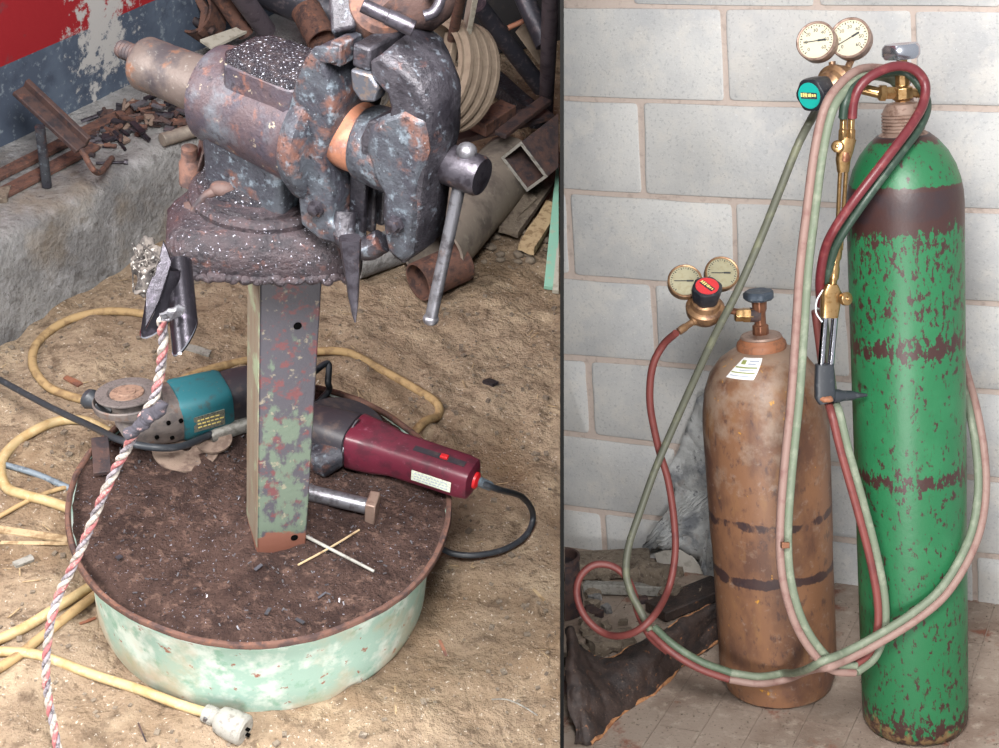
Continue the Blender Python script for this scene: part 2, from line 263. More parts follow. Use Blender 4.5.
class MB:
    def __init__(s): s.bm = bmesh.new()
    def ring(s, c, u, v, ru, rv, seg, ex=2.0):
        vs = []
        for i in range(seg):
            t = 2 * math.pi * i / seg; a, b = math.cos(t), math.sin(t)
            if ex != 2.0: a = math.copysign(abs(a) ** (2 / ex), a); b = math.copysign(abs(b) ** (2 / ex), b)
            vs.append(s.bm.verts.new(Vector(c) + u * (ru * a) + v * (rv * b)))
        return vs
    def skin(s, rings, cap=True, closed=False):
        n = len(rings[0])
        pairs = list(zip(rings, rings[1:])) + ([(rings[-1], rings[0])] if closed else [])
        for a, b in pairs:
            for i in range(n): s.bm.faces.new((a[i], a[(i + 1) % n], b[(i + 1) % n], b[i]))
        if cap and not closed:
            s.bm.faces.new(rings[0][::-1]); s.bm.faces.new(rings[-1])
        return s
    def cyl(s, p0, p1, r0, r1=None, seg=24, cap=True):
        p0, p1 = Vector(p0), Vector(p1); u, v = perp(p1 - p0); r1 = r0 if r1 is None else r1
        return s.skin([s.ring(p0, u, v, r0, r0, seg), s.ring(p1, u, v, r1, r1, seg)], cap)
    def lathe(s, prof, o, axis=(0, 0, 1), seg=48, closed=False, rot=0):
        """prof [(r, h)...] along axis from o"""
        a = Vector(axis).normalized(); u, v = perp(a); o = Vector(o)
        if rot: q = Matrix.Rotation(rot, 3, a); u = q @ u; v = q @ v
        return s.skin([s.ring(o + a * h, u, v, max(r, 1e-4), max(r, 1e-4), seg) for r, h in prof], True, closed)
    def tube(s, path, r, seg=10, closed=False, ex=2.0):
        P = [Vector(p) for p in path]; n = len(P); rings = []
        up = None
        for i in range(n):
            if closed: t = P[(i + 1) % n] - P[i - 1]
            else: t = P[min(i + 1, n - 1)] - P[max(i - 1, 0)]
            t.normalize()
            if up is None: u, v = perp(t)
            else:
                u = (up - t * up.dot(t)).normalized(); v = t.cross(u)
            up = u
            rr = r(i / (n - 1)) if callable(r) else r
            rings.append(s.ring(P[i], u, v, rr, rr, seg, ex))
        return s.skin(rings, True, closed)
    def box(s, c, size, ax=None):
        """ax: (x, y, z) unit vectors"""
        X, Y, Z = [Vector(a) for a in ax] if ax else (Vector((1, 0, 0)), Vector((0, 1, 0)), Vector((0, 0, 1)))
        c = Vector(c); a, b, d = [q / 2 for q in size]
        vs = [s.bm.verts.new(c + X * (a * i) + Y * (b * j) + Z * (d * k)) for i in (-1, 1) for j in (-1, 1) for k in (-1, 1)]
        for f in ((0, 1, 3, 2), (4, 6, 7, 5), (0, 4, 5, 1), (2, 3, 7, 6), (0, 2, 6, 4), (1, 5, 7, 3)): s.bm.faces.new([vs[i] for i in f])
        return s
    def bar(s, p0, p1, w, h, up=(0, 0, 1)):
        p0, p1 = Vector(p0), Vector(p1); X = (p1 - p0); l = X.length; X.normalize(); U = Vector(up); Y = U.cross(X).normalized(); Z = X.cross(Y)
        return s.box((p0 + p1) / 2, (l, w, h), (X, Y, Z))
    def slices(s, polys, cap=True):
        rs = [[s.bm.verts.new(Vector(p)) for p in poly] for poly in polys]
        return s.skin(rs, cap)
    def prism(s, poly, vec):
        return s.slices([poly, [Vector(p) + Vector(vec) for p in poly]])
    def loft(s, secs, up=(0, 0, 1), seg=20, ex=3.0):
        """secs [(pos, half width, half height)]"""
        P = [Vector(a[0]) for a in secs]; rings = []
        for i, (p, w, h) in enumerate(secs):
            t = (P[min(i + 1, len(P) - 1)] - P[max(i - 1, 0)]).normalized()
            Y = Vector(up).cross(t).normalized(); Z = t.cross(Y)
            rings.append(s.ring(P[i], Y, Z, w, h, seg, ex))
        return s.skin(rings)
    def ball(s, c, r, sc=(1, 1, 1)):
        m = Matrix.Translation(Vector(c)) @ Matrix.Diagonal((r * sc[0], r * sc[1], r * sc[2], 1))
        bmesh.ops.create_icosphere(s.bm, subdivisions=3, radius=1, matrix=m); return s
    def jitter(s, amp, sc=20.0):
        for v in s.bm.verts:
            n = mnoise.noise_vector(v.co * sc); v.co += n * amp
        return s
    def sub(s, n=1):
        bmesh.ops.subdivide_edges(s.bm, edges=s.bm.edges[:], cuts=n, use_grid_fill=True); return s
    def build(s, name, m, parent=None, bay='L', bevel=0, angle=38, origin=None, seg=2):
        bm = s.bm
        bmesh.ops.recalc_face_normals(bm, faces=bm.faces[:])
        me = bpy.data.meshes.new(name)
        if parent is not None:
            org = Vector(ORG[parent.name])
        else:
            if origin is None:
                lo = [min(v.co[i] for v in bm.verts) for i in range(3)]; hi = [max(v.co[i] for v in bm.verts) for i in range(3)]
                origin = ((lo[0] + hi[0]) / 2, (lo[1] + hi[1]) / 2, lo[2])
            org = Vector(origin)
        for v in bm.verts: v.co -= org
        bm.to_mesh(me); bm.free()
        for p in me.polygons: p.use_smooth = True
        me.set_sharp_from_angle(angle=math.radians(angle))
        me.materials.append(m if not isinstance(m, str) else M[m])
        o = bpy.data.objects.new(name, me); COL.objects.link(o)
        ORG[o.name] = tuple(org)
        if parent is not None: o.parent = parent
        else:
            o.location = org
            if bay == 'R': RIGHT.append(o)
        if bevel:
            b = o.modifiers.new('bevel', 'BEVEL'); b.width = bevel; b.segments = seg; b.limit_method = 'ANGLE'; b.angle_limit = math.radians(35); b.harden_normals = False
        return o
ORG = {}; RIGHT = []
def tag(o, label, cat, group=None, kind=None):
    o['label'] = label; o['category'] = cat
    if group: o['group'] = group
    if kind: o['kind'] = kind
    return o
def thing(name, label, cat, loc, group=None, bay='L'):
    o = bpy.data.objects.new(name, None); COL.objects.link(o); o.empty_display_size = .05
    o.location = Vector(loc); ORG[o.name] = tuple(Vector(loc))
    if bay == 'R': RIGHT.append(o)
    return tag(o, label, cat, group)
def struct(o): o['kind'] = 'structure'; return o

# partition plane between the bays
_nc = np.array([1, 0, (562 - CX) / F]); _nc /= np.linalg.norm(_nc)
PN_L = Vector(AL.T @ _nc); PN_R = Vector(AR.T @ _nc)
def cut_left(mb, gap=.002):
    bmesh.ops.bisect_plane(mb.bm, geom=mb.bm.verts[:] + mb.bm.edges[:] + mb.bm.faces[:], plane_co=Vector(CAM) - PN_L * gap, plane_no=PN_L, clear_outer=True)
    return mb
def cut_right(mb, gap=.002):
    bmesh.ops.bisect_plane(mb.bm, geom=mb.bm.verts[:] + mb.bm.edges[:] + mb.bm.faces[:], plane_co=PN_R * gap, plane_no=-PN_R, clear_outer=True)
    return mb
def capped(mb):
    bmesh.ops.holes_fill(mb.bm, edges=[e for e in mb.bm.edges if e.is_boundary]); return mb

# ================================================================== STRUCTURE
# thin black partition added between the two bays, also separates their light
mb = MB()
def cpt(depth, up, side):
    d = AL.T @ ray(562, 374); upv = AL.T @ np.array([0, 1, 0])
    return Vector(CAM + d * depth + upv * up) + PN_L * side
t = .0052 / 2
mb.slices([[cpt(1.0, -.45, s), cpt(6.2, -2.2, s), cpt(6.2, 2.2, s), cpt(1.0, .45, s)] for s in (-t * .55, t * .55)])
o = mb.build('wall_added_partition', 'black'); struct(o)

# ---- ground of the vise bay
def gz(x, y):
    v = Vector((x, y, 0)) + mnoise.noise_vector(Vector((x * 7, y * 7, 1))) * .03
    h = .013 * mnoise.fractal(v * 5, .8, 2, 3) + .010 * mnoise.noise(v * 17) 
    # trodden furrows, pressed in bands
    k = mnoise.noise(Vector((x * 2.1, y * 2.1, 4)))
    fur = math.sin((x * .8 + y * .55) * 85 + 5 * mnoise.noise(v * 5))
    h += .0065 * max(0, k + .2) * fur
    h += .007 * abs(mnoise.noise(Vector((x * 34, y * 22, 2)))) - .006 * max(0, mnoise.noise(Vector((x * 16 + 3, y * 24, 7))) - .15)
    return h
mb = MB(); x0, x1, y0, y1, st = -1.35, 2.2, -.8, 3.4, .0105
nx, ny = int((x1 - x0) / st), int((y1 - y0) / st)
grid = [[mb.bm.verts.new((x0 + i * st, y0 + j * st, gz(x0 + i * st, y0 + j * st))) for j in range(ny + 1)] for i in range(nx + 1)]
for i in range(nx):
    for j in range(ny): mb.bm.faces.new((grid[i][j], grid[i + 1][j], grid[i + 1][j + 1], grid[i][j + 1]))
cut_left(mb, .0018)
o = mb.build('floor', 'dirt', origin=(0, 0, 0), angle=80); struct(o)

# ---- concrete kerb and painted wall, both running off at 52 degrees
KU = Vector((.605, .796, 0)).normalized(); KN = Vector((-KU.y, KU.x, 0))     # KN points back into the wall
KA = Vector((-.49, .69, 0)); KH = .19
def K(u, n, z): return KA + KU * u + KN * n + Vector((0, 0, z))
mb = MB(); n = 60; polys = []
for i in range(n + 1):
    u = -1.2 + 3.0 * i / n; w = .012 * mnoise.noise(Vector((u * 6, 1, 0))); w2 = .012 * mnoise.noise(Vector((u * 9, 5, 0)))
    poly = [K(u, -.03 + w, -.04), K(u, -.012 + w, .06), K(u, w, KH * .62), K(u, .006 + w2, KH - .014), K(u, .024 + w2, KH - .002)]
    poly += [K(u, .024 + .02 * q, KH + .004 * mnoise.noise(Vector((u * 14, q * .8, 2)))) for q in range(1, 12)] + [K(u, .30, KH), K(u, .30, -.04)]
    polys.append(poly)
mb.slices(polys); mb.jitter(.004, 30)
o = mb.build('trim_1', 'concrete', origin=(KA.x, KA.y, 0), angle=60); struct(o)
WN = .262
def wall_hit(x, y, n_off=WN):
    P = K(0, n_off, 0); d = AL.T @ ray(x, y); d = Vector(d); c = Vector(CAM)
    return c + d * ((P - c).dot(KN) / d.dot(KN))
PAINT_Z = (wall_hit(5, 63).z + wall_hit(155, 2).z) / 2
PATCH = wall_hit(103, 28) - Vector((K(0, WN, 0).x, K(0, WN, 0).y, 0))
M['walltint'] = painted_wall()
mb = MB(); mb.slices([[K(-1.3, WN, 0), K(2.35, WN, 0), K(2.35, WN, 2.2), K(-1.3, WN, 2.2)], [K(-1.3, WN + .1, 0), K(2.35, WN + .1, 0), K(2.35, WN + .1, 2.2), K(-1.3, WN + .1, 2.2)]])
o = mb.build('wall_left', M['walltint'], origin=tuple(K(0, WN, 0))); struct(o)
# wall at the back of the junk corner, gloom painted into its dark colour
a = K(1.9, WN, 0); 
mb = MB(); q0 = Vector((a.x - .1, a.y, 0)); q1 = Vector((2.6, 2.75, 0)); up = Vector((0, 0, 2.4))
mb.prism([q0, q1, q1 + up, q0 + up], (0, .1, 0)); cut_left(mb); capped(mb)
o = mb.build('wall_back', 'darkback'); struct(o)

# ================================================================== VISE STAND
RC = uz(262, 500, .18); RC.z = 0
stand = thing('vise_stand', 'steel post welded upright in a squat mint-green drum filled with soil', 'stand', (RC.x, RC.y, 0))
mb = MB()
prof = [(.10, -.010), (.254, -.010), (.2585, .004), (.2595, .06), (.2620, .13), (.265, .158), (.272, .168), (.281, .169), (.2865, .174), (.2860, .178), (.2825, .178), (.276, .170), (.264, .162), (.2575, .15), (.2540, .02), (.10, .004)]
mb.lathe(prof, RC, seg=96, closed=True)
for v in mb.bm.verts:
    w = v.co - RC; r = math.hypot(w.x, w.y); th = math.atan2(w.y, w.x)
    k = 1 + .006 * math.sin(3 * th + 1) + .004 * math.sin(7 * th) * (w.z / .18)
    v.co.x = RC.x + w.x * k; v.co.y = RC.y + w.y * k
dr = mb.build('drum', 'greenpaint', stand, angle=50)
mb = MB(); prof = [(.2855, .1745), (.2890, .179), (.2875, .1855), (.2825, .1865), (.2795, .183), (.2805, .178)]
mb.lathe(prof, RC, seg=96, closed=True)
for v in mb.bm.verts:
    w = v.co - RC; th = math.atan2(w.y, w.x); k = 1 + .006 * math.sin(3 * th + 1) + .004 * math.sin(7 * th)
    v.co.x = RC.x + w.x * k; v.co.y = RC.y + w.y * k
mb.jitter(.0012, 40)
o = mb.build('rim', 'rust', stand, angle=60)
# post: a channel section
pr_ = Matrix.Rotation(math.radians(13), 3, 'Z')
PX, PY = pr_ @ Vector((1, 0, 0)), pr_ @ Vector((0, 1, 0))
def PP(a, b, z): return VB + PX * (a + .026 * (z - .15)) + PY * b + Vector((0, 0, z))
def chan(sc): return [(-.041 * sc, -.034), (.041 * sc, -.034), (.041 * sc, .034), (.036 * sc, .034), (.036 * sc, -.029), (-.036 * sc, -.029), (-.036 * sc, .034), (-.041 * sc, .034)]
mb = MB(); mb.slices([[PP(a, b, z) for a, b in chan(sc)] for z, sc in ((.13, .86), (.3, .90), (.5, .93), (.745, .975))])
post = mb.build('post', 'post', stand, bevel=.0025)
mb = MB(); mb.slices([[PP(a, b, z) for a, b in [(-.0425 * sc, -.0345), (-.0412 * sc, -.0345), (-.0412 * sc, .0345), (-.0425 * sc, .0345)]] for z, sc in ((.2, .875), (.5, .93), (.735, .97))])
mb.build('post_flange', 'postedge', stand)
for px, z in ((.01, .585), (.018, .205)):
    mb = MB(); mb.cyl(PP(px, -.0348, z), PP(px, -.0335, z), .0055, seg=14); mb.build('bolt_hole', 'black', post)

# soil filling
mb = MB(); rings = []
def soilz(x, y):
    v = Vector((x, y, 0)); r = math.hypot(x - RC.x, y - RC.y)
    h = .180 + .007 * mnoise.fractal(v * 9, .7, 2, 4) + .005 * mnoise.noise(v * 40)
    h += .010 * math.exp(-((x - .02) ** 2 + (y + .03) ** 2) / .01)
    return h - .004 * max(0, (r - .24) / .03)
NR, NT = 62, 150
for i in range(1, NR + 1):
    r = .281 * i / NR
    row = []
    for k in range(NT):
        th = 2 * math.pi * k / NT; tt = th if th <= math.pi else th - 2 * math.pi; kk = 1 + (.006 * math.sin(3 * tt + 1) + .004 * math.sin(7 * tt)) * (i / NR)
        x, y = RC.x + r * kk * math.cos(th), RC.y + r * kk * math.sin(th); row.append(mb.bm.verts.new((x, y, soilz(x, y))))
    rings.append(row)
mb.skin(rings, cap=False); c = mb.bm.verts.new((RC.x, RC.y, soilz(RC.x, RC.y)))
for k in range(NT): mb.bm.faces.new((c, rings[0][k], rings[0][(k + 1) % NT]))
o = mb.build('soil', 'soil', origin=(RC.x, RC.y, .16), angle=80); tag(o, 'dark reddish soil and metal filings filling the mint drum', 'soil', kind='stuff')
mb = MB()
for i in range(420):
    a = random.uniform(0, 6.28); r = .26 * math.sqrt(random.random()); x, y = RC.x + r * math.cos(a), RC.y + r * math.sin(a)
    s = random.uniform(.0012, .0035); d = Vector((random.gauss(0, 1), random.gauss(0, 1), .3 * random.gauss(0, 1))).normalized()
    mb.bar(Vector((x, y, soilz(x, y) + .001)), Vector((x, y, soilz(x, y) + .001)) + d * s * 1.8, s * .6, s * .4)
o = mb.build('metal_shavings', 'steel'); tag(o, 'bright metal shavings scattered over the soil in the drum', 'metal shavings', kind='stuff')

# ================================================================== BENCH VISE
vise = thing('bench_vise', 'large worn cast iron bench vise bolted on top of the post', 'vise', tuple(V(-.02, 0, .66)))
def hexa(r, n=6, rot=0, X=-.02, Y=0): return [(X + r * math.cos(rot + 2 * math.pi * i / n), Y + r * math.sin(rot + 2 * math.pi * i / n)) for i in range(n)]
# base plate: thick greasy hexagon
mb = MB()
out = [(-.118, -.065), (-.100, -.088), (-.02, -.096), (.07, -.094), (.112, -.084), (.122, -.02), (.10, .065), (.02, .10), (-.07, .085), (-.120, .01)]
secs = [(.696, .95), (.702, 1.0), (.730, .99), (.744, .92), (.752, .82)]
mb.slices([[VB + Vector((a * k - .010, b * k, z)) for a, b in sum([[out[i], ((out[i][0] + out[(i + 1) % 10][0]) / 2, (out[i][1] + out[(i + 1) % 10][1]) / 2)] for i in range(10)], [])] for z, k in secs])
mb.sub(2); mb.jitter(.0016, 40); mb.jitter(.0012, 130)
base = mb.build('base_plate', 'basegrime', vise, angle=45)
mb = MB(); 
for i in range(46):   # lumps of weld and grease along the near lower edge
    t = i / 45; p = VB + Vector((-.112 + .205 * t, -.087 - .006 * math.sin(t * 3.1), .698 + .005 * random.random())); mb.ball(p, random.uniform(.005, .009), (1, 1, .8))
mb.jitter(.002, 90); mb.build('weld_bead', 'basegrime', vise, angle=60)
mb = MB(); mb.lathe([(.088, .0), (.088, .012), (.083, .017), (.077, .018), (.076, .024), (.04, .026)], V(-.02, 0, .746), seg=48); mb.jitter(.0015, 40)
mb.build('turntable', 'basegrime', vise)
mb = MB(); mb.lathe([(.070, 0), (.073, .004), (.066, .012), (.03, .016)], V(-.03, .01, .766), seg=60); mb.sub(1); mb.jitter(.004, 70); mb.build('shavings_heap', 'grime', vise, angle=60)
# pedestal
mb = MB(); mb.slices([[V(a * k - .015, b * k, z) for a, b in ((-.062, -.048), (.062, -.048), (.062, .048), (-.062, .048))] for z, k in ((.735, 1.02), (.76, .96), (.80, .94), (.86, .98))])
mb.sub(2); mb.jitter(.0015, 30)
mb.build('pedestal', 'castiron', vise, bevel=.010, seg=3)
# body barrel
mb = MB(); ax = VD
mb.lathe([(.040, -.092), (.050, -.092), (.058, -.086), (.0605, -.074), (.0585, -.064), (.061, -.02), (.066, .04), (.068, .075), (.05, .085)], V(0, 0, .868), VD, seg=64)
mb.jitter(.0014, 30); body = mb.build('body', 'bodyiron', vise)
# anvil block with flat top
mb = MB(); tp = [(-.050, -.026), (-.036, -.044), (.052, -.050), (.068, -.042), (.068, .042), (.052, .050), (-.036, .044), (-.050, .026)]
mb.slices([[V(a * k, b * k, z) for a, b in tp] for z, k in ((.86, 1.03), (.91, 1.02), (.938, 1.0))]); mb.sub(1); mb.jitter(.0015, 40)
mb.build('anvil', 'bodyiron', vise, bevel=.004)
mb = MB(); mb.slices([[V(a * k, b * k, z) for a, b in tp] for z, k in ((.9375, .985), (.942, .96), (.944, .86))]); mb.sub(2); mb.jitter(.002, 80); mb.build('anvil_face', 'grime', vise, angle=60)
# fixed jaw collar
mb = MB(); mb.lathe([(.045, .060), (.074, .062), (.078, .070), (.078, .082), (.070, .088)], V(0, 0, .868), VD, seg=48); mb.jitter(.0015, 30); mb.build('collar', 'castiron', vise)
# tail tube and screw stub
mb = MB(); mb.lathe([(.020, -.200), (.0305, -.200), (.0335, -.195), (.0335, -.17), (.0325, -.165), (.0335, -.16), (.0345, -.10), (.0345, -.08)], V(0, 0, .869), VD, seg=48); mb.jitter(.0008, 30)
mb.build('tail_tube', 'tubeiron', vise)
mb = MB(); prof = [(.0105, -.247)] + [(.0105 + (.0012 if k % 2 else 0), -.246 + .0025 * k) for k in range(15)] + [(.010, -.205)]
mb.lathe(prof, V(.010, 0, .876), VD, seg=24); mb.build('screw_thread', 'darkrust', vise)
# fixed jaw
fj = [(.083, .775), (.079, .807), (.089, .85), (.075, .87), (.064, .916), (.074, .955), (.086, .985), (.097, 1.001), (.123, 1.008), (.1235, .990), (.107, .985), (.121, .947), (.118, .91), (.106, .869), (.122, .824), (.119, .795), (.14, .785), (.14, .772), (.11, .766)]
mb = MB(); mb.slices([[V(a - (.004 if q else 0), y, z) for a, z in fj] for y, q in ((-.052, 1), (-.048, 0), (0, 0), (.046, 0), (.050, 1))]); mb.jitter(.0016, 26)
mb.build('fixed_jaw', 'castiron', vise, bevel=.004, angle=50)
mb = MB(); mb.box(V(.118, -.004, .998), (.014, .088, .026), (VD, VN, (0, 0, 1))); mb.build('jaw_insert', 'castiron', vise, bevel=.002)
# moving jaw: slices across the width, bulging front
mjb = [(.186, .976), (.191, .962), (.189, .948), (.165, .938), (.155, .915), (.157, .887), (.176, .872), (.19, .862), (.190, .83), (.194, .80), (.205, .782), (.222, .778)]
def mj(y, dx, dz=0):
    fr = [(.234, .800), (.236, .85), (.238, .89), (.244, .933), (.240, .972), (.224, .998), (.202, 1.010), (.176, 1.018), (.163, 1.006), (.166, .988)]
    return [V(a, y, z) for a, z in mjb] + [V(a + dx * (1 if i < 6 else .3), y, z + dz * (1 if 4 <= i < 8 else 0)) for i, (a, z) in enumerate(fr)]
mb = MB(); mb.slices([mj(-.050, -.004, -.004), mj(-.045, 0), mj(-.02, .004, .006), mj(.01, .000, .008), mj(.035, -.016, .004), mj(.050, -.034, -.004)]); mb.jitter(.002, 26)
mjaw = mb.build('moving_jaw', 'castdark', vise, bevel=.003, angle=42)
# lighter cheek casting on the near side
mb = MB(); mb.slices([[V(a, -.0535, z) for a, z in [(.190, .948), (.210, .962), (.230, .958), (.237, .93), (.228, .888), (.227, .80), (.218, .785), (.203, .79), (.197, .81), (.195, .86), (.18, .88), (.17, .905), (.175, .932)]],
    [V(a, -.046, z) for a, z in [(.186, .953), (.210, .968), (.236, .963), (.244, .93), (.234, .888), (.233, .796), (.22, .779), (.199, .784), (.191, .81), (.189, .858), (.174, .874), (.160, .905), (.165, .936)]]])
mb.jitter(.0015, 30); mb.build('cheek', 'castiron', mjaw, bevel=.002)
for c0, sz in ((V(.150, -.006, 1.004), (.022, .082, .026)),):
    mb = MB(); mb.box(c0, sz, (VD, VN, (0, 0, 1))); mb.build('jaw_insert', 'castdark', vise, bevel=.003)
mb = MB(); mb.slices([[V(a, y, z) for a, z in [(.140, .99), (.165, .992), (.176, .98), (.172, .962), (.155, .957), (.143, .968)]] for y in (-.052, -.03)]); mb.build('jaw_block', 'insert', vise, bevel=.003)
# slide tube and its housing
mb = MB(); mb.lathe([(.02, .08), (.040, .08), (.040, .150), (.03, .16)], V(0, -.004, .884), VD, seg=48); mb.jitter(.0008, 40); mb.build('slide_tube', 'orangerust', vise)
mb = MB(); mb.lathe([(.030, .134), (.041, .134), (.044, .139), (.0455, .16), (.047, .215), (.03, .225)], V(0, -.006, .884), VD, seg=48); mb.jitter(.0015, 30); mb.build('slide_housing', 'castiron', vise)
# guide bars and yoke between the jaws under the slide
mb = MB()
for y in (-.018, .002, .022): mb.box(V(.135, y, .815), (.022, .009, .10), (VD, VN, (0, 0, 1)))
mb.build('guide_bar', 'castdark', vise, bevel=.003)
mb = MB(); mb.tube(spline([V(.125, -.03, .80), V(.135, -.042, .775), V(.160, -.040, .770), V(.180, -.034, .785)], 6), .013, 12, ex=3); mb.jitter(.001, 40); mb.build('yoke', 'castdark', vise)
mb = MB()
for x, y, z in ((.103, -.054, .808), (.212, -.056, .832)):
    mb = MB(); u = -VN; mb.lathe([(.0105, 0), (.0105, .004), (.0075, .0045), (.0075, .010), (.004, .0115)], V(x, y, z), u, seg=6); mb.build('bolt', 'steeldark', vise)
# hub, ball and handle
mb = MB(); mb.lathe([(.021, .235), (.0225, .24), (.0225, .288), (.0205, .292), (.001, .2925)], V(-.008, -.004, .894), VD, seg=40); hub = mb.build('screw_hub', 'steeldark', vise)
hp0, hp1 = V(.262, -.004, .917), V(.250, -.03, .705)
mb = MB(); mb.tube([hp0, hp0.lerp(hp1, .5), hp1], .0075, 16); hd = mb.build('handle', 'steel', vise)
mb = MB(); mb.ball(hp0, .0115, (1, 1, .9)); mb.build('handle_ball', 'steel', hd)
mb = MB(); mb.ball(hp1, .0095, (1, 1, .8)); mb.build('handle_ball', 'steel', hd)
# locking lever, studs on the base
mb = MB(); mb.lathe([(.014, 0), (.013, .03), (.010, .034), (.010, .05), (.006, .052)], V(-.115, -.02, .742), seg=20); mb.jitter(.001, 60); mb.build('clamp_stud', 'rust', vise)
mb = MB(); mb.lathe([(.016, 0), (.015, .008), (.008, .012)], V(-.068, -.068, .742), seg=6); mb.jitter(.001, 60); mb.build('clamp_nut', 'darkrust', vise)
mb = MB(); mb.tube(spline([V(-.040, -.052, .775), V(-.052, -.068, .768), V(-.068, -.085, .735)], 5), lambda t: .0075 - .004 * t, 10); mb.ball(V(-.038, -.050, .777), .012, (1.3, 1, .8)); mb.jitter(.001, 60); mb.build('lock_lever', 'darkrust', vise)
mb = MB(); mb.prism([V(-.135, .0, .73), V(-.11, -.03, .73), V(-.095, -.02, .79), V(-.125, .01, .79)], VN * .03); mb.jitter(.002, 40); mb.build('lug', 'darkrust', vise, bevel=.003)

# pointed punch stuck in the jaw lug
mb = MB(); a = ud(350, 238, 1.47); b = ud(355, 322, 1.52); mb.tube(spline([a, a.lerp(b, .5), b], 5), lambda t: .0115 * (1 - t) ** .7 + .0008, 8, ex=3); mb.jitter(.0008, 60)
punch = mb.build('punch', 'steeldark'); tag(punch, 'tapered dark steel punch hanging point down through the lug beneath the vise jaws', 'punch')

# ---- machine head resting on the jaws at the top of the frame
mh = thing('drill_head', 'purplish old machine housing with a bright bolt resting above the vise jaws', 'machine part', tuple(V(.10, .12, 1.02)))
def top(x, y, dz): return ud(x, y, dz)
mb = MB(); mb.prism([ud(327, -25, 1.42), ud(353, -25, 1.42), ud(356, 28, 1.42), ud(331, 33, 1.42)], AL.T @ np.array([0, 0, -.12])); mb.jitter(.001, 30); mb.build('bracket', 'castdark', mh, bevel=.004)
mb = MB(); ax_ = Vector(AL.T @ np.array([.35, .1, 1.0])).normalized(); mb.lathe([(.01, -.05), (.033, -.05), (.036, -.03), (.034, .012), (.028, .018), (.002, .018)], ud(378, 8, 1.44), ax_, seg=36); mb.build('hub_cover', 'rust', mh)
mb = MB(); mb.loft([(ud(390, -22, 1.40), .03, .035), (ud(412, -6, 1.42), .034, .036), (ud(436, 2, 1.43), .024, .032), (ud(448, 0, 1.44), .010, .022)], ex=2.6); mb.jitter(.003, 30); mb.build('housing', 'darkrust', mh)
mb = MB(); mb.cyl(ud(362, 5, 1.36), ud(388, 17, 1.365), .0075, seg=18); mb.cyl(ud(387, 16.5, 1.365), ud(414, 29, 1.37), .0085, seg=18); mb.build('bolt', 'steeldark', mh, bevel=.001)
mb = MB(); mb.tube(spline([ud(428, -12, 1.38), ud(440, -2, 1.37), ud(434, 12, 1.37), ud(424, 16, 1.37)], 6), .006, 10); mb.build('wire_loop', 'steeldark', mh)

# ================================================================== CUT PIPES AND ROPE AT THE BASE PLATE
holder = thing('cut_pipe_holder', 'bright-edged obliquely cut dark pipe pieces hanging from the side of the vise base', 'holder', tuple(ud(172, 300, 1.52)))
M['cutpipe'] = mat('blackened_pipe', (44, 42, 48), [lay((90, 84, 96), 30, .56, .68, a=.6)], rough=.26, metal=.7, bump=.2)
def cutpipe(top_px, bot_px, dt, db, r, slant, parent, wall=.0022, flat=1.0):
    a, b = ud(*top_px, dt), ud(*bot_px, db); t = (b - a).normalized(); u, v = perp(t)
    cx_ = Vector(AL.T @ np.array([1, 0, 0])); u = (cx_ - t * cx_.dot(t)).normalized(); v = t.cross(u)
    mb = MB(); seg = 36; rings = []
    def rg(c, rr, sl):
        vs = []
        for i in range(seg):
            th = 2 * math.pi * i / seg; off = sl * (math.cos(th - slant[1])) if sl else 0
            vs.append(mb.bm.verts.new(c + u * rr * math.cos(th) + v * rr * flat * math.sin(th) + t * off))
        return vs
    rings = [rg(a, r, 0), rg(a.lerp(b, .5), r, 0), rg(b, r, slant[0]), rg(b + t * .001, r - wall, slant[0]), rg(a.lerp(b, .5), r - wall, 0), rg(a, r - wall, 0)]
    mb.skin(rings, cap=False, closed=True)
    o = mb.build('cut_pipe', 'cutpipe', parent)
    mb = MB()
    pts = []
    for i in range(seg):
        th = 2 * math.pi * i / seg; rr = r - wall * .5
        pts.append(b + u * rr * math.cos(th) + v * rr * flat * math.sin(th) + t * (slant[0] * math.cos(th - slant[1])))
    mb.tube(pts, .0016, 6, closed=True); mb.build('cut_edge', 'chrome', o)
cutpipe((166, 268), (157, 322), 1.50, 1.52, .0165, (.020, 2.4), holder, flat=.5)
cutpipe((178, 262), (185, 336), 1.53, 1.50, .0155, (.026, 2.2), holder)
mb = MB(); mb.prism([ud(163, 240, 1.49), ud(172, 262, 1.49), ud(160, 300, 1.485), ud(145, 330, 1.48), ud(146, 292, 1.48), ud(158, 262, 1.485)], AL.T @ np.array([0, 0, -.004])); mb.build('bent_plate', 'cutpipe', holder, bevel=.001)
mb = MB(); pth = [ud(172 + 8 * t, 312 + 3 * math.sin(t * 20) + 0, 1.47) for t in np.linspace(0, 1, 30)]; 
mb.tube([ud(165 + 14 * k / 40, 317 - 7 * k / 40, 1.475) + Vector((.006 * math.cos(k * 1.3), 0, .006 * math.sin(k * 1.3))) for k in range(41)], .0018, 6); mb.build('spring', 'steel', holder)
rag = thing('rag_bundle', 'frayed pale rag stuffed beside the hanging cut pipes', 'rag', tuple(ud(148, 275, 1.5)))
mb = MB()
for (x, y, r_) in ((146, 250, .012), (152, 256, .013), (143, 262, .012), (150, 270, .014), (147, 282, .013), (154, 268, .014), (158, 255, .010), (144, 292, .008)): mb.ball(ud(x, y, 1.5), r_, (1, 1, 1.2))
mb.jitter(.006, 60); mb.jitter(.004, 150); mb.build('cloth', 'cloth', rag, angle=80)
mb = MB()
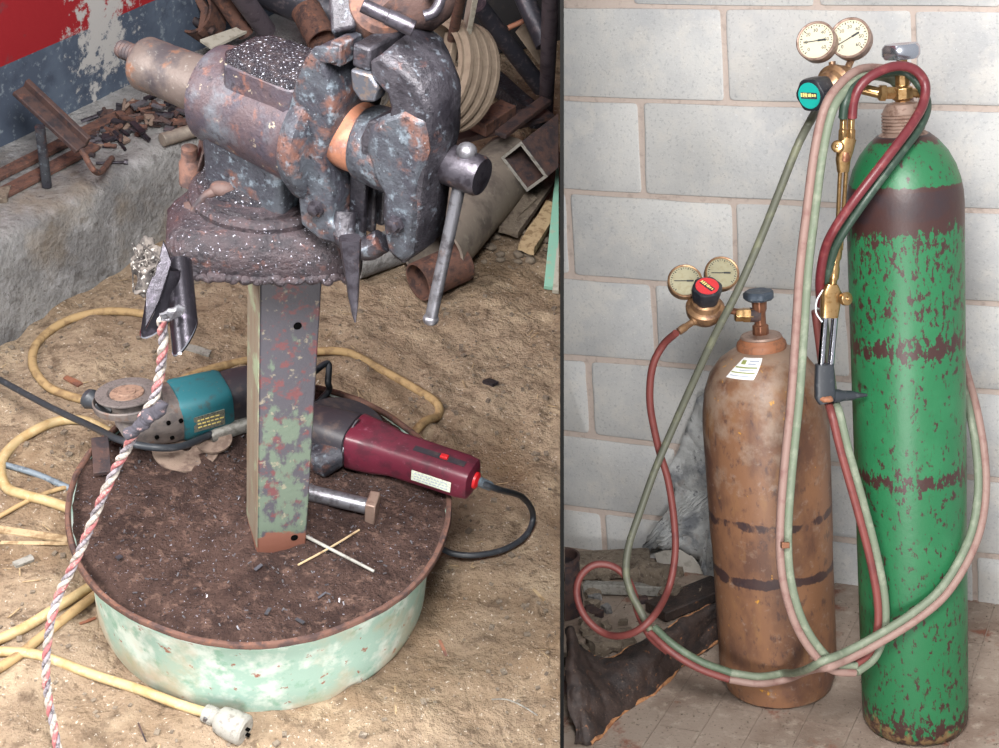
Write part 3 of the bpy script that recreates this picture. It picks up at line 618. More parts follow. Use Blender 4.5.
for k in range(12):
    p = ud(random.uniform(139, 158), random.uniform(244, 285), 1.485); mb.tube(spline([p, p + Vector((random.gauss(0, .008), random.gauss(0, .006), random.gauss(0, .008))), p + Vector((random.gauss(0, .014), 0, random.gauss(0, .014)))], 4), .0009, 5)
mb.build('loose_threads', 'cloth', rag)

def braid(name, path, r, strands, turns, label):
    root = thing(name, label, 'rope', tuple(path[-1]))
    P = spline(path, 14); n = len(P)
    for s_, (mt, rr) in enumerate(strands):
        pts = []
        for i, p in enumerate(P):
            t = (P[min(i + 1, n - 1)] - P[max(i - 1, 0)]).normalized()
            cxv = Vector(AL.T @ np.array([1, 0, 0])); u = (cxv - t * cxv.dot(t)).normalized(); v = t.cross(u)
            th = 2 * math.pi * (turns * i / n + s_ / len(strands)); pts.append(p + u * (r * math.cos(th)) + v * (r * math.sin(th)))
        mb = MB(); mb.tube(pts, rr, 8); mb.jitter(.0006, 200); mb.build('strand', mt, root)
    return root
rope_px = [(162, 318, 1.50), (163, 345, 1.53), (160, 372, 1.56), (154, 398, 1.58), (140, 422, 1.60), (127, 448, 1.63), (115, 470, 1.66), (100, 503, 1.70), (86, 537, 1.74), (72, 568, 1.77), (60, 592, 1.79), (51, 620, 1.80), (47, 648, 1.82), (46, 676, 1.83), (49, 702, 1.84), (54, 728, 1.845), (60, 762, 1.85)]
braid('braided_rope', [ud(*p) for p in rope_px], .0030, [('strand_pink', .0032), ('strand_white', .0034), ('strand_dark', .0028)], 15, 'pink, white and grey braided rope hanging from the cut pipes past the drum')
mb = MB()
for k in range(9):
    p = ud(132 + 3.5 * k, 432 - 3 * k, 1.585 - .002 * k); mb.ball(p, random.uniform(.006, .010), (1, 1, 1))
mb.jitter(.004, 90); M['knotdark'] = mat('dark_knot', (58, 56, 64), [lay((150, 120, 118), 40, .56, .64, a=.8)], rough=.9, bump=.6, bscale=200)
o = mb.build('frayed_knot', 'knotdark', angle=80); tag(o, 'dark frayed knot in the braided rope above the teal grinder', 'knot')

# ================================================================== GRINDERS
g0, g1 = uz(148, 418, .225), uz(315, 372, .235)
ga = (g1 - g0).normalized(); gu = Vector((0, 0, 1)); gn = gu.cross(ga).normalized()      # gn points back
def GP(a, b, c): return g0 + ga * (a * 1.08) + gn * (b * 1.2) + Vector((0, 0, c * 1.2))
gr = thing('angle_grinder', 'teal angle grinder lying disc up on the back edge of the drum', 'angle grinder', tuple(GP(.1, 0, -.04)))
mb = MB(); mb.loft([(GP(-.042, 0, -.002), .030, .024), (GP(-.036, 0, 0), .040, .032), (GP(.0, 0, 0), .042, .037), (GP(.030, 0, 0), .044, .041), (GP(.040, 0, 0), .043, .041)], ex=3.2); mb.jitter(.0015, 40)
gh = mb.build('gear_head', 'gearhead', gr, angle=45)
for a, c in ((.0, -.004), (.022, -.012), (.036, .012), (.018, .014)):
    mb = MB(); mb.cyl(GP(a, -.0345, c), GP(a, -.0375, c), .0035, seg=12); mb.build('screw', 'black', gh)
mb = MB(); mb.loft([(GP(.038, 0, 0), .040, .038), (GP(.044, 0, 0), .044, .041), (GP(.110, 0, 0), .041, .038), (GP(.117, 0, 0), .038, .035)], ex=4); body_ = mb.build('motor_body', 'teal', gr, angle=45)
pc = GP(.078, -.0355, -.002)
mb = MB(); mb.box(pc, (.050, .0014, .030), (ga, gn, gu)); npl = mb.build('nameplate', 'plate', body_)
mb = MB()
for r_ in range(3):
    x = -.019
    while x < .017:
        w = random.uniform(.003, .007); mb.box(pc + ga * (x + w / 2) - gn * .0008 + gu * (.007 - .007 * r_), (w, .0006, .0022), (ga, gn, gu)); x += w + .002
mb.build('nameplate_print', 'yellowink', npl)
mb = MB(); mb.loft([(GP(.115, 0, 0), .037, .034), (GP(.13, 0, 0), .038, .035), (GP(.22, 0, -.001), .033, .030), (GP(.25, 0, -.002), .02, .02)], ex=3.5); mb.build('rear_grip', 'blackplastic', gr, angle=45)
dcx = uz(127, 394, .275)
dax = Vector((-.08, .20, 1)).normalized()
mb = MB(); mb.lathe([(.012, 0), (.047, 0), (.0478, .002), (.047, .0045), (.030, .004), (.027, .0005), (.012, .0005)], dcx, dax, seg=56); mb.build('grinding_disc', 'disc', gr)
mb = MB(); mb.lathe([(.026, .001), (.0255, .003), (.014, .0032), (.013, .005), (.001, .005)], dcx, dax, seg=40); nutd = mb.build('disc_flange', 'abr', gr)
mb = MB(); mb.lathe([(.024, -.05), (.026, -.018), (.020, -.006), (.012, .001)], dcx, dax, seg=36); mb.build('spindle_neck', 'gearhead', gr)
mb = MB(); mb.lathe([(.052, -.016), (.053, -.006), (.051, -.004), (.050, -.014)], dcx + Vector((0, -.002, -.002)), dax, seg=48, closed=True); mb.build('disc_guard', 'gearhead', gr)
k0, k1 = uz(86, 397, .245), uz(114, 412, .24)
mb = MB(); kd = (k1 - k0).normalized(); mb.lathe([(.008, 0), (.0145, .001), (.0165, .008), (.0125, .017), (.0115, .024), (.0125, .034), (.011, .055)], k0, kd, seg=28); mb.build('side_handle', 'blackrubber', gr)
mb = MB(); mb.tube(spline([GP(.255, 0, 0), GP(.285, .01, .0), uz(328, 382, .22), uz(329, 390, .2), uz(318, 402, .19), uz(306, 408, .18)], 8), .0055, 10); mb.build('power_cord', 'blackrubber', gr)

r0, r1 = uz(322, 430, .215), uz(475, 480, .225)
ra = (r1 - r0).normalized(); rn_ = Vector((0, 0, 1)).cross(ra).normalized()
def RP(a, b, c): return r0 + ra * a + rn_ * b + Vector((0, 0, c))
RL = (r1 - r0).length
rg_ = thing('angle_grinder', 'maroon-handled angle grinder lying across the far edge of the drum', 'angle grinder', tuple(RP(.12, 0, -.045)))
mb = MB(); mb.loft([(RP(-.03, 0, 0), .026, .026), (RP(-.02, 0, 0), .034, .034), (RP(.035, 0, 0), .040, .038), (RP(.055, 0, 0), .041, .038), (RP(.058, 0, 0), .036, .034)], ex=2.8); mb.jitter(.001, 30); mb.build('motor_housing', 'blackplastic', rg_, angle=45)
mb = MB(); mb.loft([(RP(.057, 0, 0), .037, .035), (RP(.060, 0, 0), .040, .037), (RP(.10, 0, 0), .036, .034), (RP(.13, 0, 0), .031, .029), (RP(RL - .02, 0, 0), .030, .028), (RP(RL - .004, 0, 0), .028, .026), (RP(RL, 0, 0), .020, .019)], ex=4.2); hb = mb.build('rear_handle', 'maroon', rg_, angle=45)
c_ = RP(RL - .060, -.0308, -.002)
mb = MB(); mb.box(c_, (.066, .0014, .020), (ra, rn_, (0, 0, 1))); lb = mb.build('rating_label', 'label', hb, bevel=.0006)
mb = MB()
for q in range(3):
    x = -.028
    while x < .026:
        w = random.uniform(.002, .006); mb.box(c_ + ra * (x + w / 2) - rn_ * .0008 + Vector((0, 0, .0055 - .0055 * q)), (w, .0005, .0018), (ra, rn_, (0, 0, 1))); x += w + .0018
mb.build('label_print', 'stickerblue', lb)
mb = MB(); mb.box(RP(RL - .060, -.004, .0282), (.086, .012, .0012), (ra, rn_, (0, 0, 1))); mb.build('switch_slot', 'blackplastic', hb)
mb = MB(); mb.box(RP(RL - .052, -.004, .030), (.013, .009, .006), (ra, rn_, (0, 0, 1))); mb.build('switch', 'red', hb, bevel=.0015)
mb = MB(); mb.lathe([(.014, 0), (.013, .008), (.007, .011)], RP(RL - .004, 0, 0), ra, seg=24); mb.build('cord_collar', 'red', hb)
mb = MB(); mb.tube(spline([RP(RL, 0, 0), uz(497, 489, .2), uz(522, 497, .1), uz(533, 515, .03), uz(526, 535, .012), uz(505, 549, .01), uz(478, 555, .012), uz(455, 554, .012), uz(440, 548, .012)], 8), .0052, 10); mb.build('power_cord', 'blackrubber', rg_)
mb = MB(); mb.lathe([(.0085, 0), (.0075, .03), (.0055, .035)], RP(RL, 0, 0), (uz(497, 489, .2) - RP(RL, 0, 0)), seg=16); mb.build('cord_boot', 'greycable', rg_)
gd = uz(327, 462, .20)
mb = MB(); mb.loft([(uz(308, 455, .20), .024, .016), (uz(325, 458, .20), .034, .024), (uz(338, 452, .21), .026, .02), (uz(346, 455, .20), .008, .008)], ex=2.4); mb.jitter(.002, 40); mb.build('gear_case', 'castiron', rg_)
mb = MB(); dirm = Vector((.2, .1, 1)).normalized(); mb.lathe([(.03, 0), (.064, .0), (.066, .006), (.06, .012), (.02, .013)], uz(345, 425, .21), dirm, seg=48); mb.build('disc_guard', 'blackplastic', rg_)
mb = MB(); mb.tube(spline([RP(.06, .037, .012), RP(.059, 0, .039), RP(.058, -.039, .010), RP(.056, -.036, -.025)], 6), .0018, 6); mb.build('seam_wire', 'steel', rg_)

# ---- loose things on the soil
def on_soil(x, y, h):
    p = uz(x, y, .172 + h); p.z = soilz(p.x, p.y) + h; return p
b0, b1 = on_soil(305, 500, .012), on_soil(367, 510, .016)
bolt = thing('large_bolt', 'thick grey bolt with a square head lying on the soil beside the post', 'bolt', tuple(b0))
mb = MB(); mb.cyl(b0 - (b1 - b0) * .1, b1, .0125, .0125, 24); mb.build('shank', 'steel', bolt)
bd_ = (b1 - b0).normalized(); bu = Vector((0, 0, 1)); bn = bu.cross(bd_)
mb = MB(); mb.box(b1 + bd_ * .008, (.016, .034, .038), (bd_, bn, bu)); mb.build('head', 'valvegrey', bolt, bevel=.002)
mb = MB(); mb.cyl(on_soil(306, 543, .006), on_soil(374, 575, .006), .0027, .0024, 12); rod = mb.build('welding_rod', 'plug'); tag(rod, 'white welding rod lying on the soil at the foot of the post', 'welding rod')
mb = MB(); mb.tube(spline([on_soil(298, 571, .004), on_soil(330, 552, .008), on_soil(359, 534, .004)], 4), .0017, 7); tw = mb.build('twig', 'wood'); tag(tw, 'thin dry twig crossing the white rod near the post', 'twig')
mb = MB(); mb.loft([(on_soil(209, 441, .012), .010, .008), (on_soil(214, 437, .014), .013, .011), (on_soil(262, 424, .014), .013, .011)], ex=4); mb.jitter(.001, 60); ch = mb.build('flat_chisel', 'plug'); tag(ch, 'pale grey metal bar on the soil pointing behind the post', 'bar')
for (x, y, r_, lab) in ((186, 452, .052, 'large dusty worn grinding disc half buried in soil below the teal grinder'), (213, 444, .030, 'smaller worn grinding disc overlapping the large one on the soil')):
    p = on_soil(x, y, .004 + (.006 if r_ < .04 else 0)); mb = MB(); mb.lathe([(.009, 0), (r_, 0), (r_, .004), (.009, .004)], p, Vector((.05, -.1, 1)), seg=44, closed=True); o = mb.build('grinding_disc', 'olddisc'); tag(o, lab, 'grinding disc', 'worn discs on the soil')
mb = MB(); a_, b_ = on_soil(100, 440, .02), on_soil(103, 478, .01); mb.bar(a_, b_, .026, .008); mb.jitter(.002, 60); o = mb.build('steel_offcut', 'darkrust', bevel=.001); tag(o, 'short flat rusty steel offcut on the drum rim below the teal grinder', 'offcut')
mb = MB()
for (x, y, x2, y2, w) in ((266, 618, 270, 610, .004), (318, 602, 326, 598, .0025), (296, 620, 304, 626, .004), (255, 575, 262, 570, .004), (118, 560, 121, 562, .006)):
    mb = MB(); mb.bar(on_soil(x, y, .004), on_soil(x2, y2, .006), w * 1.3, w * .4); o = mb.build('metal_chip', 'insert'); tag(o, 'small bright metal chip on the soil near the front of the drum', 'metal chip', 'bright chips on the soil')

# ================================================================== HOSES AND CABLES ON THE DIRT
def ground_path(pts, r, lift=None):
    out = []
    for q in pts:
        x, y = q[0], q[1]; h = q[2] if len(q) > 2 else 0
        p = uz(x, y, r + h + .004); p.z = max(gz(p.x, p.y), -.01) + r * .8 + h; out.append(p)
    return out
def hose(name, pts, r, m, label, cat, seg=12, n=8):
    mb = MB(); mb.tube(spline(ground_path(pts, r), n), r, seg); o = mb.build(name, m); tag(o, label, cat); return o
hose('air_hose', [(185, 330, .02), (165, 318), (142, 313), (105, 310), (66, 318), (38, 338), (32, 360), (45, 382), (66, 394), (90, 400), (112, 405), (135, 400), (163, 389), (200, 372), (250, 357), (300, 350), (345, 353), (380, 364), (415, 384), (437, 402), (438, 412), (424, 424), (405, 438), (380, 452)], .0082, 'tan', 'dusty tan hose looping on the dirt behind the post and grinders', 'hose')
hose('air_hose', [(160, 440), (118, 432), (85, 421), (55, 421), (25, 432), (6, 450), (0, 466), (6, 483), (24, 494), (50, 502), (80, 509), (110, 515)], .0088, 'yellow', 'yellow hose bent in a tight loop beside the drum rim', 'hose')
pc_ = [(-25, 650), (10, 651), (42, 656), (90, 670), (140, 690), (180, 705), (206, 714)]
ex = thing('extension_cord', 'cream extension cord ending in a grey round plug before the drum', 'extension cord', tuple(uz(205, 714, 0)))
mb = MB(); mb.tube(spline(ground_path(pc_, .0075), 8), .0075, 12); mb.build('cord', 'yellow', ex)
q0, q1 = ground_path([(204, 713)], .012)[0], ground_path([(246, 729)], .018)[0]
mb = MB(); L_ = (q1 - q0).length; mb.lathe([(.008, 0), (.013, .002), (.014, L_ * .25), (.012, L_ * .3), (.019, L_ * .38), (.021, L_ * .5), (.0215, L_ * .6)], q0, q1 - q0, seg=28); pg = mb.build('plug_body', 'plug', ex)
mb = MB(); mb.lathe([(.0215, L_ * .6), (.0225, L_ * .64), (.0225, L_ * .95), (.019, L_ * 1.0), (.001, L_ * 1.0)], q0, q1 - q0, seg=28); mb.build('plug_face', 'plug', ex)
pd = (q1 - q0).normalized(); 
for s_ in (-1, 1):
    mb = MB(); cc = q1 + Vector((0, 0, .006 * s_)); mb.bar(cc, cc + pd * .006, .005, .002); mb.build('pin', 'black', ex)
mb = MB(); mb.cyl(q0 + pd * .004 + Vector((0, -.012, .004)), q0 + pd * .004 + Vector((0, -.016, .004)), .004, seg=10); mb.build('screw', 'steel', pg)
hose('rubber_hose', [(-20, 644), (20, 628), (60, 603), (96, 580), (110, 572)], .0082, 'yellow', 'yellow hose leading under the drum from the edge of the dirt', 'hose')
hose('rubber_hose', [(-20, 680), (15, 657), (40, 636), (70, 612), (98, 590)], .0075, 'tan', 'dirty brown hose lying just below the yellow one', 'hose')
mb = MB(); pts = [uz(-25, 366, .03), uz(0, 380, .05), uz(50, 407, .09), uz(95, 428, .16), uz(120, 440, .215), uz(150, 447, .225), uz(178, 447, .215), uz(203, 438, .20), uz(230, 425, .195)]
mb.tube(spline(pts, 8), .0058, 12); o = mb.build('black_cable', 'blackrubber'); tag(o, 'black cable rising from the dirt over the rim and under the teal grinder', 'cable')
hose('grey_cable', [(-20, 455), (0, 461), (35, 472), (72, 487), (100, 492)], .0055, 'greycable', 'thin blue grey cable running straight to the drum side', 'cable')
hose('brown_cord', [(-10, 520), (30, 500), (60, 488), (75, 486)], .004, 'tan', 'thin dusty brown cord lying across the yellow loop by the drum', 'cord')
for k, (a, b, w, nm, lab) in enumerate((((-10, 528), (68, 538), .006, 'stick', 'flat split stick lying on the dirt beside the drum, upper of two'), ((0, 541), (72, 545), .003, 'stick', 'thin stick lying just below the flat split stick'))):
    p = ground_path([a, b], w); mb = MB(); mb.bar(p[0], p[1], w * 2.4, w); mb.jitter(.001, 60); o = mb.build(nm, 'wood', bevel=.001); tag(o, lab, 'stick')
# small individual debris
deb = [((486, 378), (495, 386), .010, 'steeldark', 'dark flat chip on the dirt behind the maroon grinder'),
       ((65, 375), (80, 383), .007, 'orangerust', 'short orange stub lying inside the tan hose loop'),
       ((80, 622), (95, 615), .003, 'orangerust', 'thin orange splinter on the dirt beside the drum'),
       ((395, 686), (396, 716), .0018, 'wood', 'thin pale straw on the dirt before the drum'),
       ((138, 722), (146, 742), .0015, 'darkrust', 'dark thin twig near the extension plug'),
       ((440, 637), (447, 650), .003, 'orangerust', 'reddish wood splinter pressed into the dirt beside the drum'),
       ((14, 563), (32, 555), .008, 'plug', 'grey stone chip on the dirt beyond the hoses'),
       ((182, 347), (210, 352), .010, 'plug', 'flat grey shard on the dirt under the hanging pipes'),
       ((533, 590), (545, 600), .003, 'wood', 'pale chip on the open dirt past the drum')]
for (a, b, w, m_, lab) in deb:
    p = ground_path([a, b], w * .5); mb = MB(); mb.bar(p[0], p[1], w * 1.6, w * .6); mb.sub(1); mb.jitter(w * .25, 90); o = mb.build('debris_chip' if w > .004 else 'splinter', m_); tag(o, lab, 'debris')
mb = MB(); mb.tube(spline(ground_path([(492, 696), (508, 696), (524, 703), (538, 712)], .002), 6), .0011, 6); o = mb.build('wire', 'plug'); tag(o, 'short curved white wire on the open dirt', 'wire')
# dry straw and splinters as one
mb = MB()
for i in range(240):
    x, y = random.uniform(-.7, .95), random.uniform(-.42, 1.3)
    if math.hypot(x - RC.x, y - RC.y) < .3 or (Vector((x, y, 0)) - KA).dot(KN) > -.04: continue
    a = random.uniform(0, 3.14); l = random.uniform(.006, .028); d = Vector((math.cos(a), math.sin(a), 0)) * l / 2
    p = Vector((x, y, gz(x, y) + .003)); p2 = p + d; p3 = p - d; p2.z = gz(p2.x, p2.y) + .003; p3.z = gz(p3.x, p3.y) + .003
    w = random.uniform(.0008, .0022); mb.bar(p2, p3, w, w * .6)
cut_left(mb, .01); o = mb.build('straw', 'wood'); tag(o, 'dry straw bits and splinters strewn over the dirt floor', 'straw', kind='stuff')
# gravel as one
def near_drum(x, y): return math.hypot(x - RC.x, y - RC.y) < .3
mb = MB()
for i in range(2600):
    x, y = random.uniform(-.75, 1.0), random.uniform(-.45, 1.6)
    if near_drum(x, y) or (Vector((x, y, 0)) - KA).dot(KN) > -.03: continue
    s = random.choice((.0015, .002, .0025, .004)) * random.uniform(.6, 1.4)
    mb.box(Vector((x, y, gz(x, y) + s * .3)), (s * 2, s * 1.5, s), Matrix.Rotation(random.uniform(0, 3), 3, 'Z').transposed())
cut_left(mb, .01); o = mb.build('gravel', 'rubble', angle=20); tag(o, 'fine gravel and grit scattered over the dirt floor', 'gravel', kind='stuff')

# ================================================================== ON THE KERB
def KZ(x, y, h=0): return uz(x, y, KH + h)
bars = [((-30, 190), (132, 108), .014, .010, 'rust', 'long rusty flat bar against the painted wall on the kerb'), ((-20, 205), (95, 145), .016, .008, 'rust', 'wide rusty strip lying in front of the long rusty bar')]
for a, b, w, h, m_, lab in bars:
    mb = MB(); mb.bar(KZ(*a, h / 2 + .003), KZ(*b, h / 2 + .003), w * 2, h); mb.jitter(.001, 40); o = mb.build('flat_bar', m_, bevel=.001); tag(o, lab, 'metal bar')
# angle iron stub leaning: upright rod with an angled head
st_ = thing('scrap_bracket', 'rusty angle iron with an upright leg standing on the kerb by the wall', 'scrap bracket', tuple(KZ(48, 186)))
pA, pB = KZ(47, 186, .004), ud(43, 112, 2.42)
pB = Vector((pA.x, pA.y, 0)) + (Vector((pB.x, pB.y, 0)) - Vector((pA.x, pA.y, 0))) * .0 + Vector((0, 0, KH + .135))
mb = MB(); mb.tube([pA, pB], .0095, 12, ex=3); mb.build('upright_leg', 'castiron', st_)
def at_like(x, y, P):   # the point on this pixel's ray at P's distance from the camera
    v = AL @ (np.array(P) - CAM); return ud(x, y, -v[2])
q1_, q2_, q3_ = at_like(18, 90, pB), at_like(46, 112, pB), at_like(80, 140, pB) + Vector((0, 0, -.02))
mb = MB(); mb.bar(q1_, q3_, .030, .010); mb.bar(q1_ + Vector((.012, .014, .006)), q3_ + Vector((.012, .014, .006)), .012, .028); mb.jitter(.0015, 40); mb.build('angle_arm', 'darkrust', st_, bevel=.002)
mb = MB(); mb.tube(spline([q3_, at_like(95, 150, pB) + Vector((0, 0, -.05)), KZ(112, 158, .008)], 4), .006, 8); mb.build('brace', 'rust', st_)
# offcuts heap
def heap(n, x0, x1, y0, y1, group, lab, mats):
    for i in range(n):
        t = random.random(); x = x0 + (x1 - x0) * t; y = random.uniform(y0, y1) + (35 * (.5 - t))
        lift = .004 + .045 * random.random() * max(0, 1 - abs((x - 155) / 55))
        p = KZ(x, y, lift); a = random.uniform(0, math.pi); l = random.uniform(.014, .042); d = Vector((math.cos(a), math.sin(a), random.uniform(-.3, .3))) * l * .5
        mb = MB(); r = random.uniform(.0025, .006)
        if random.random() < .5: mb.cyl(p - d, p + d, r, seg=8)
        else: mb.bar(p - d, p + d, r * 3, r * 1.2)
        mm = random.choice(mats); kd = {'rust': ('rusty brown', 'rusty offcuts'), 'darkrust': ('dark brown', 'dark brown offcuts'), 'olddisc': ('dusty tan', 'dusty offcuts'), 'steel': ('bright grey', 'bright offcuts')}.get(mm, ('blackish steel', 'blackish offcuts'))
        o = mb.build('metal_offcut', mm); tag(o, 'small ' + kd[0] + ' offcut ' + lab, 'metal offcut', kd[1] + ' ' + group)
heap(150, 84, 205, 98, 138, 'heaped on the kerb', 'in the metal heap on the kerb behind the vise', ['rust', 'darkrust', 'steeldark', 'darkrust', 'rust', 'steeldark', 'steel', 'castdark', 'olddisc'])
mb = MB(); mb.cyl(KZ(162, 140, .014), KZ(215, 124, .014), .0145, .0145, 24); o = mb.build('round_bar', 'greysteel', bevel=.001); tag(o, 'short thick round bar at the front edge of the kerb under the vise', 'round bar')
mb = MB(); mb.tube([KZ(96, 163, .004), KZ(125, 162, .004)], .003, 8); mb.cyl(KZ(124, 162, .004), KZ(128, 162, .004), .0055, seg=6); o = mb.build('small_bolt', 'steeldark'); tag(o, 'slim bolt lying at the kerb edge in front of the offcuts', 'bolt')
mb = MB(); mb.prism([KZ(198, 158, 0), KZ(214, 160, 0), KZ(218, 135, 0), KZ(206, 130, 0)], (0, 0, .02)); o = mb.build('white_block', 'white_scrap', bevel=.002); tag(o, 'small bright white block on the kerb just behind the vise', 'block')
mb = MB(); mb.prism([KZ(-8, 195, 0), KZ(12, 190, 0), KZ(8, 203, 0), KZ(-6, 205, 0)], (0, 0, .012)); mb.jitter(.003, 50); o = mb.build('paper_scrap', 'rubble'); tag(o, 'pale crumpled scrap on the kerb below the rusty strip', 'scrap')

# ================================================================== JUNK BEHIND
def pipe(name, a, b, r, m_, lab, cat='pipe', wall=None, cut=False, seg=32, parent=None):
    mb = MB(); a, b = Vector(a), Vector(b)
    if wall:
        L1 = (b - a).length; mb.lathe([(r, 0), (r, L1), (r - wall, L1), (r - wall, 0)], a, b - a, seg=seg, closed=True)
    else: mb.cyl(a, b, r, seg=seg)
    if cut: cut_left(mb, .008)
    mb.sub(0) if 0 else None
    o = mb.build(name, m_, parent); 
    if parent is None: tag(o, lab, cat)
    return o
# bearing housing at top left of vise
bh = thing('bearing_housing', 'rusty round bearing housing with flared lugs on the kerb against the wall', 'bearing housing', tuple(KZ(195, 38)))
bc = uz(195, 14, .28); bax = Vector(AL.T @ np.array([-.25, .1, 1])).normalized()
mb = MB(); mb.lathe([(.052, -.06), (.052, .02), (.046, .02), (.043, -.05)], bc, bax, seg=40, closed=True); mb.jitter(.001, 30); mb.build('ring', 'rust', bh)
mb = MB(); mb.lathe([(.044, -.052), (.002, -.05), (.002, -.058), (.044, -.06)], bc, bax, seg=32, closed=True); mb.build('web', 'darkrust', bh)
def dpt(x, y, P=bc): return at_like(x, y, P)
mb = MB(); mb.prism([dpt(158, 22), dpt(166, 6), dpt(172, 0), dpt(176, 26), dpt(170, 27)], bax * .02); mb.build('lug', 'darkrust', bh, bevel=.002)
mb = MB(); mb.prism([dpt(201, -6), dpt(214, 12), dpt(208, 34), dpt(203, 38), dpt(206, 16), dpt(198, 0)], bax * .03); mb.build('lug', 'rust', bh, bevel=.002)
mb = MB(); mb.tube([dpt(190, 18), dpt(205, 27), dpt(214, 32)], .010, 10); mb.build('shaft', 'darkrust', bh)
mb = MB(); mb.prism([uz(200, 42, .26), uz(258, 22, .26), uz(254, 30, .25), uz(212, 50, .25)], (0, 0, .006)); o = mb.build('sheet_strip', 'palewood'); tag(o, 'pale narrow strip of sheet lying behind the vise anvil', 'strip')
pipe('steel_pipe', uz(222, -30, .45), uz(266, 30, .25), .024, 'purplepipe', 'smooth purplish grey pipe slanting down behind the vise anvil')
pipe('steel_bar', uz(196, -40, .42), uz(246, 34, .24), .02, 'rust', 'rough rusty bar slanting down beside the purplish pipe', 'bar')
pipe('short_pipe', uz(306, 10, .34), uz(322, 40, .30), .036, 'rust', 'short open rusty pipe end behind the vise jaws', wall=.004)
pipe('steel_pipe', uz(252, -22, .36), uz(350, 20, .3), .055, 'darkpipe', 'oversized dark horizontal pipe filling the dim gap behind the short pipe')  # pipe made oversize so its dark colour fills the dim gap
mb = MB(); mb.bar(uz(478, -30, .62), uz(455, 95, .2), .012, .052, up=(0, 1, .3)); o = mb.build('pale_board', 'palewood', bevel=.002); tag(o, 'pale grey narrow board leaning behind the vise jaw', 'board')
pipe('thin_rod', uz(466, -30, .68), uz(446, 70, .25), .011, 'rust', 'thin rust-orange rod leaning beside the pale board', 'rod')
# grooved pulley
pul = thing('belt_pulley', 'large tan pulley with four belt grooves among the scrap', 'pulley', tuple(uz(465, 110, 0)))
pcn = uz(446, 74, .34); pax = Vector(AL.T @ np.array([-.70, .05, .70])).normalized()
prof = [(.096, -.05)]
for k in range(4):
    z0 = -.05 + .026 * k; prof += [(.112, z0 + .001), (.119, z0 + .004), (.119, z0 + .013), (.106, z0 + .018), (.106, z0 + .024)]
prof += [(.096, .054)]
mb = MB(); mb.lathe(prof, pcn, pax, seg=80, closed=True); mb.build('grooved_rim', 'pulley', pul, angle=30)
mb = MB()
pu, pv = perp(pax)
for k in range(4):
    a = k * math.pi / 2 + .4; d = pu * math.cos(a) + pv * math.sin(a)
    mb = MB(); mb.bar(pcn, pcn + d * .088, .03, .02, up=pax); mb.build('spoke', 'pulley', pul, bevel=.003)
mb = MB(); mb.lathe([(.03, -.04), (.03, .045), (.012, .045), (.012, -.04)], pcn, pax, seg=30, closed=True); mb.build('hub', 'pulley', pul)
pipe('steel_pipe', uz(553, -60, .75), uz(546, 112, .10), .0175, 'purplepipe', 'upright shiny grey pipe leaning at the partition', cut=True)
pipe('rubber_pipe', uz(478, 5, .42), uz(541, 88, .18), .021, 'darkpipe', 'thick black tube slanting between the pulley and the upright pipe')
pipe('steel_pipe', uz(512, -30, .5), uz(545, 45, .38), .022, 'darkpipe', 'dark blue-grey tube above the thick black tube')
mb = MB(); mb.prism([uz(515, 32, .34), uz(526, 20, .36), uz(548, 58, .28), uz(540, 66, .27)], (.01, .03, -.012)); o = mb.build('tan_plate', 'pulley', bevel=.002); tag(o, 'tan metal plate beside the upright shiny pipe', 'plate')
pipe('steel_bar', uz(508, 28, .36), uz(530, 18, .38), .006, 'orangerust', 'thin orange bar lying over the tan plate', 'bar')
mb = MB(); a = uz(528, 78, .2); mb.ball(a, .016, (.5, .6, 1.2)); mb.jitter(.006, 60); o = mb.build('leaf_scrap', 'wood'); tag(o, 'small pale curled scrap below the black tube', 'scrap')
mb = MB(); p_, q_ = uz(455, 62, 0), uz(575, 40, 0); p_.z = q_.z = 0; bk = Vector((.03, .22, 0))
mb.prism([p_, q_, q_ + bk, p_ + bk], (0, 0, .62)); cut_left(mb, .003); capped(mb); o = mb.build('dark_filler_box', 'darkback', bevel=.004); tag(o, 'added dark box filling the gloom behind the pulley and pipes', 'box')  # box added to bring darkness into the gaps behind the scrap
mb = MB(); mb.bar(uz(470, 60, .05), uz(540, 120, .05), .05, .04); mb.sub(2); mb.jitter(.006, 30); o = mb.build('scrap_casting', 'castdark'); tag(o, 'dark lumpy casting on the dirt under the black tube', 'casting')
# angle irons
for a, b, w, h, m_, lab in ((uz(440, 140, .16), uz(548, 112, .18), .06, .014, 'darkrust', 'broad dark flat bar crossing behind the screw hub'), (uz(500, 135, .2), uz(546, 100, .22), .03, .012, 'darkrust', 'narrow dark bar lying above the broad one'), (uz(478, 128, .19), uz(508, 108, .2), .045, .03, 'rust', 'short rusty block among the flat bars')):
    mb = MB(); mb.bar(a, b, w, h); mb.sub(1); mb.jitter(.0015, 30); o = mb.build('flat_bar', m_, bevel=.002); tag(o, lab, 'metal bar')
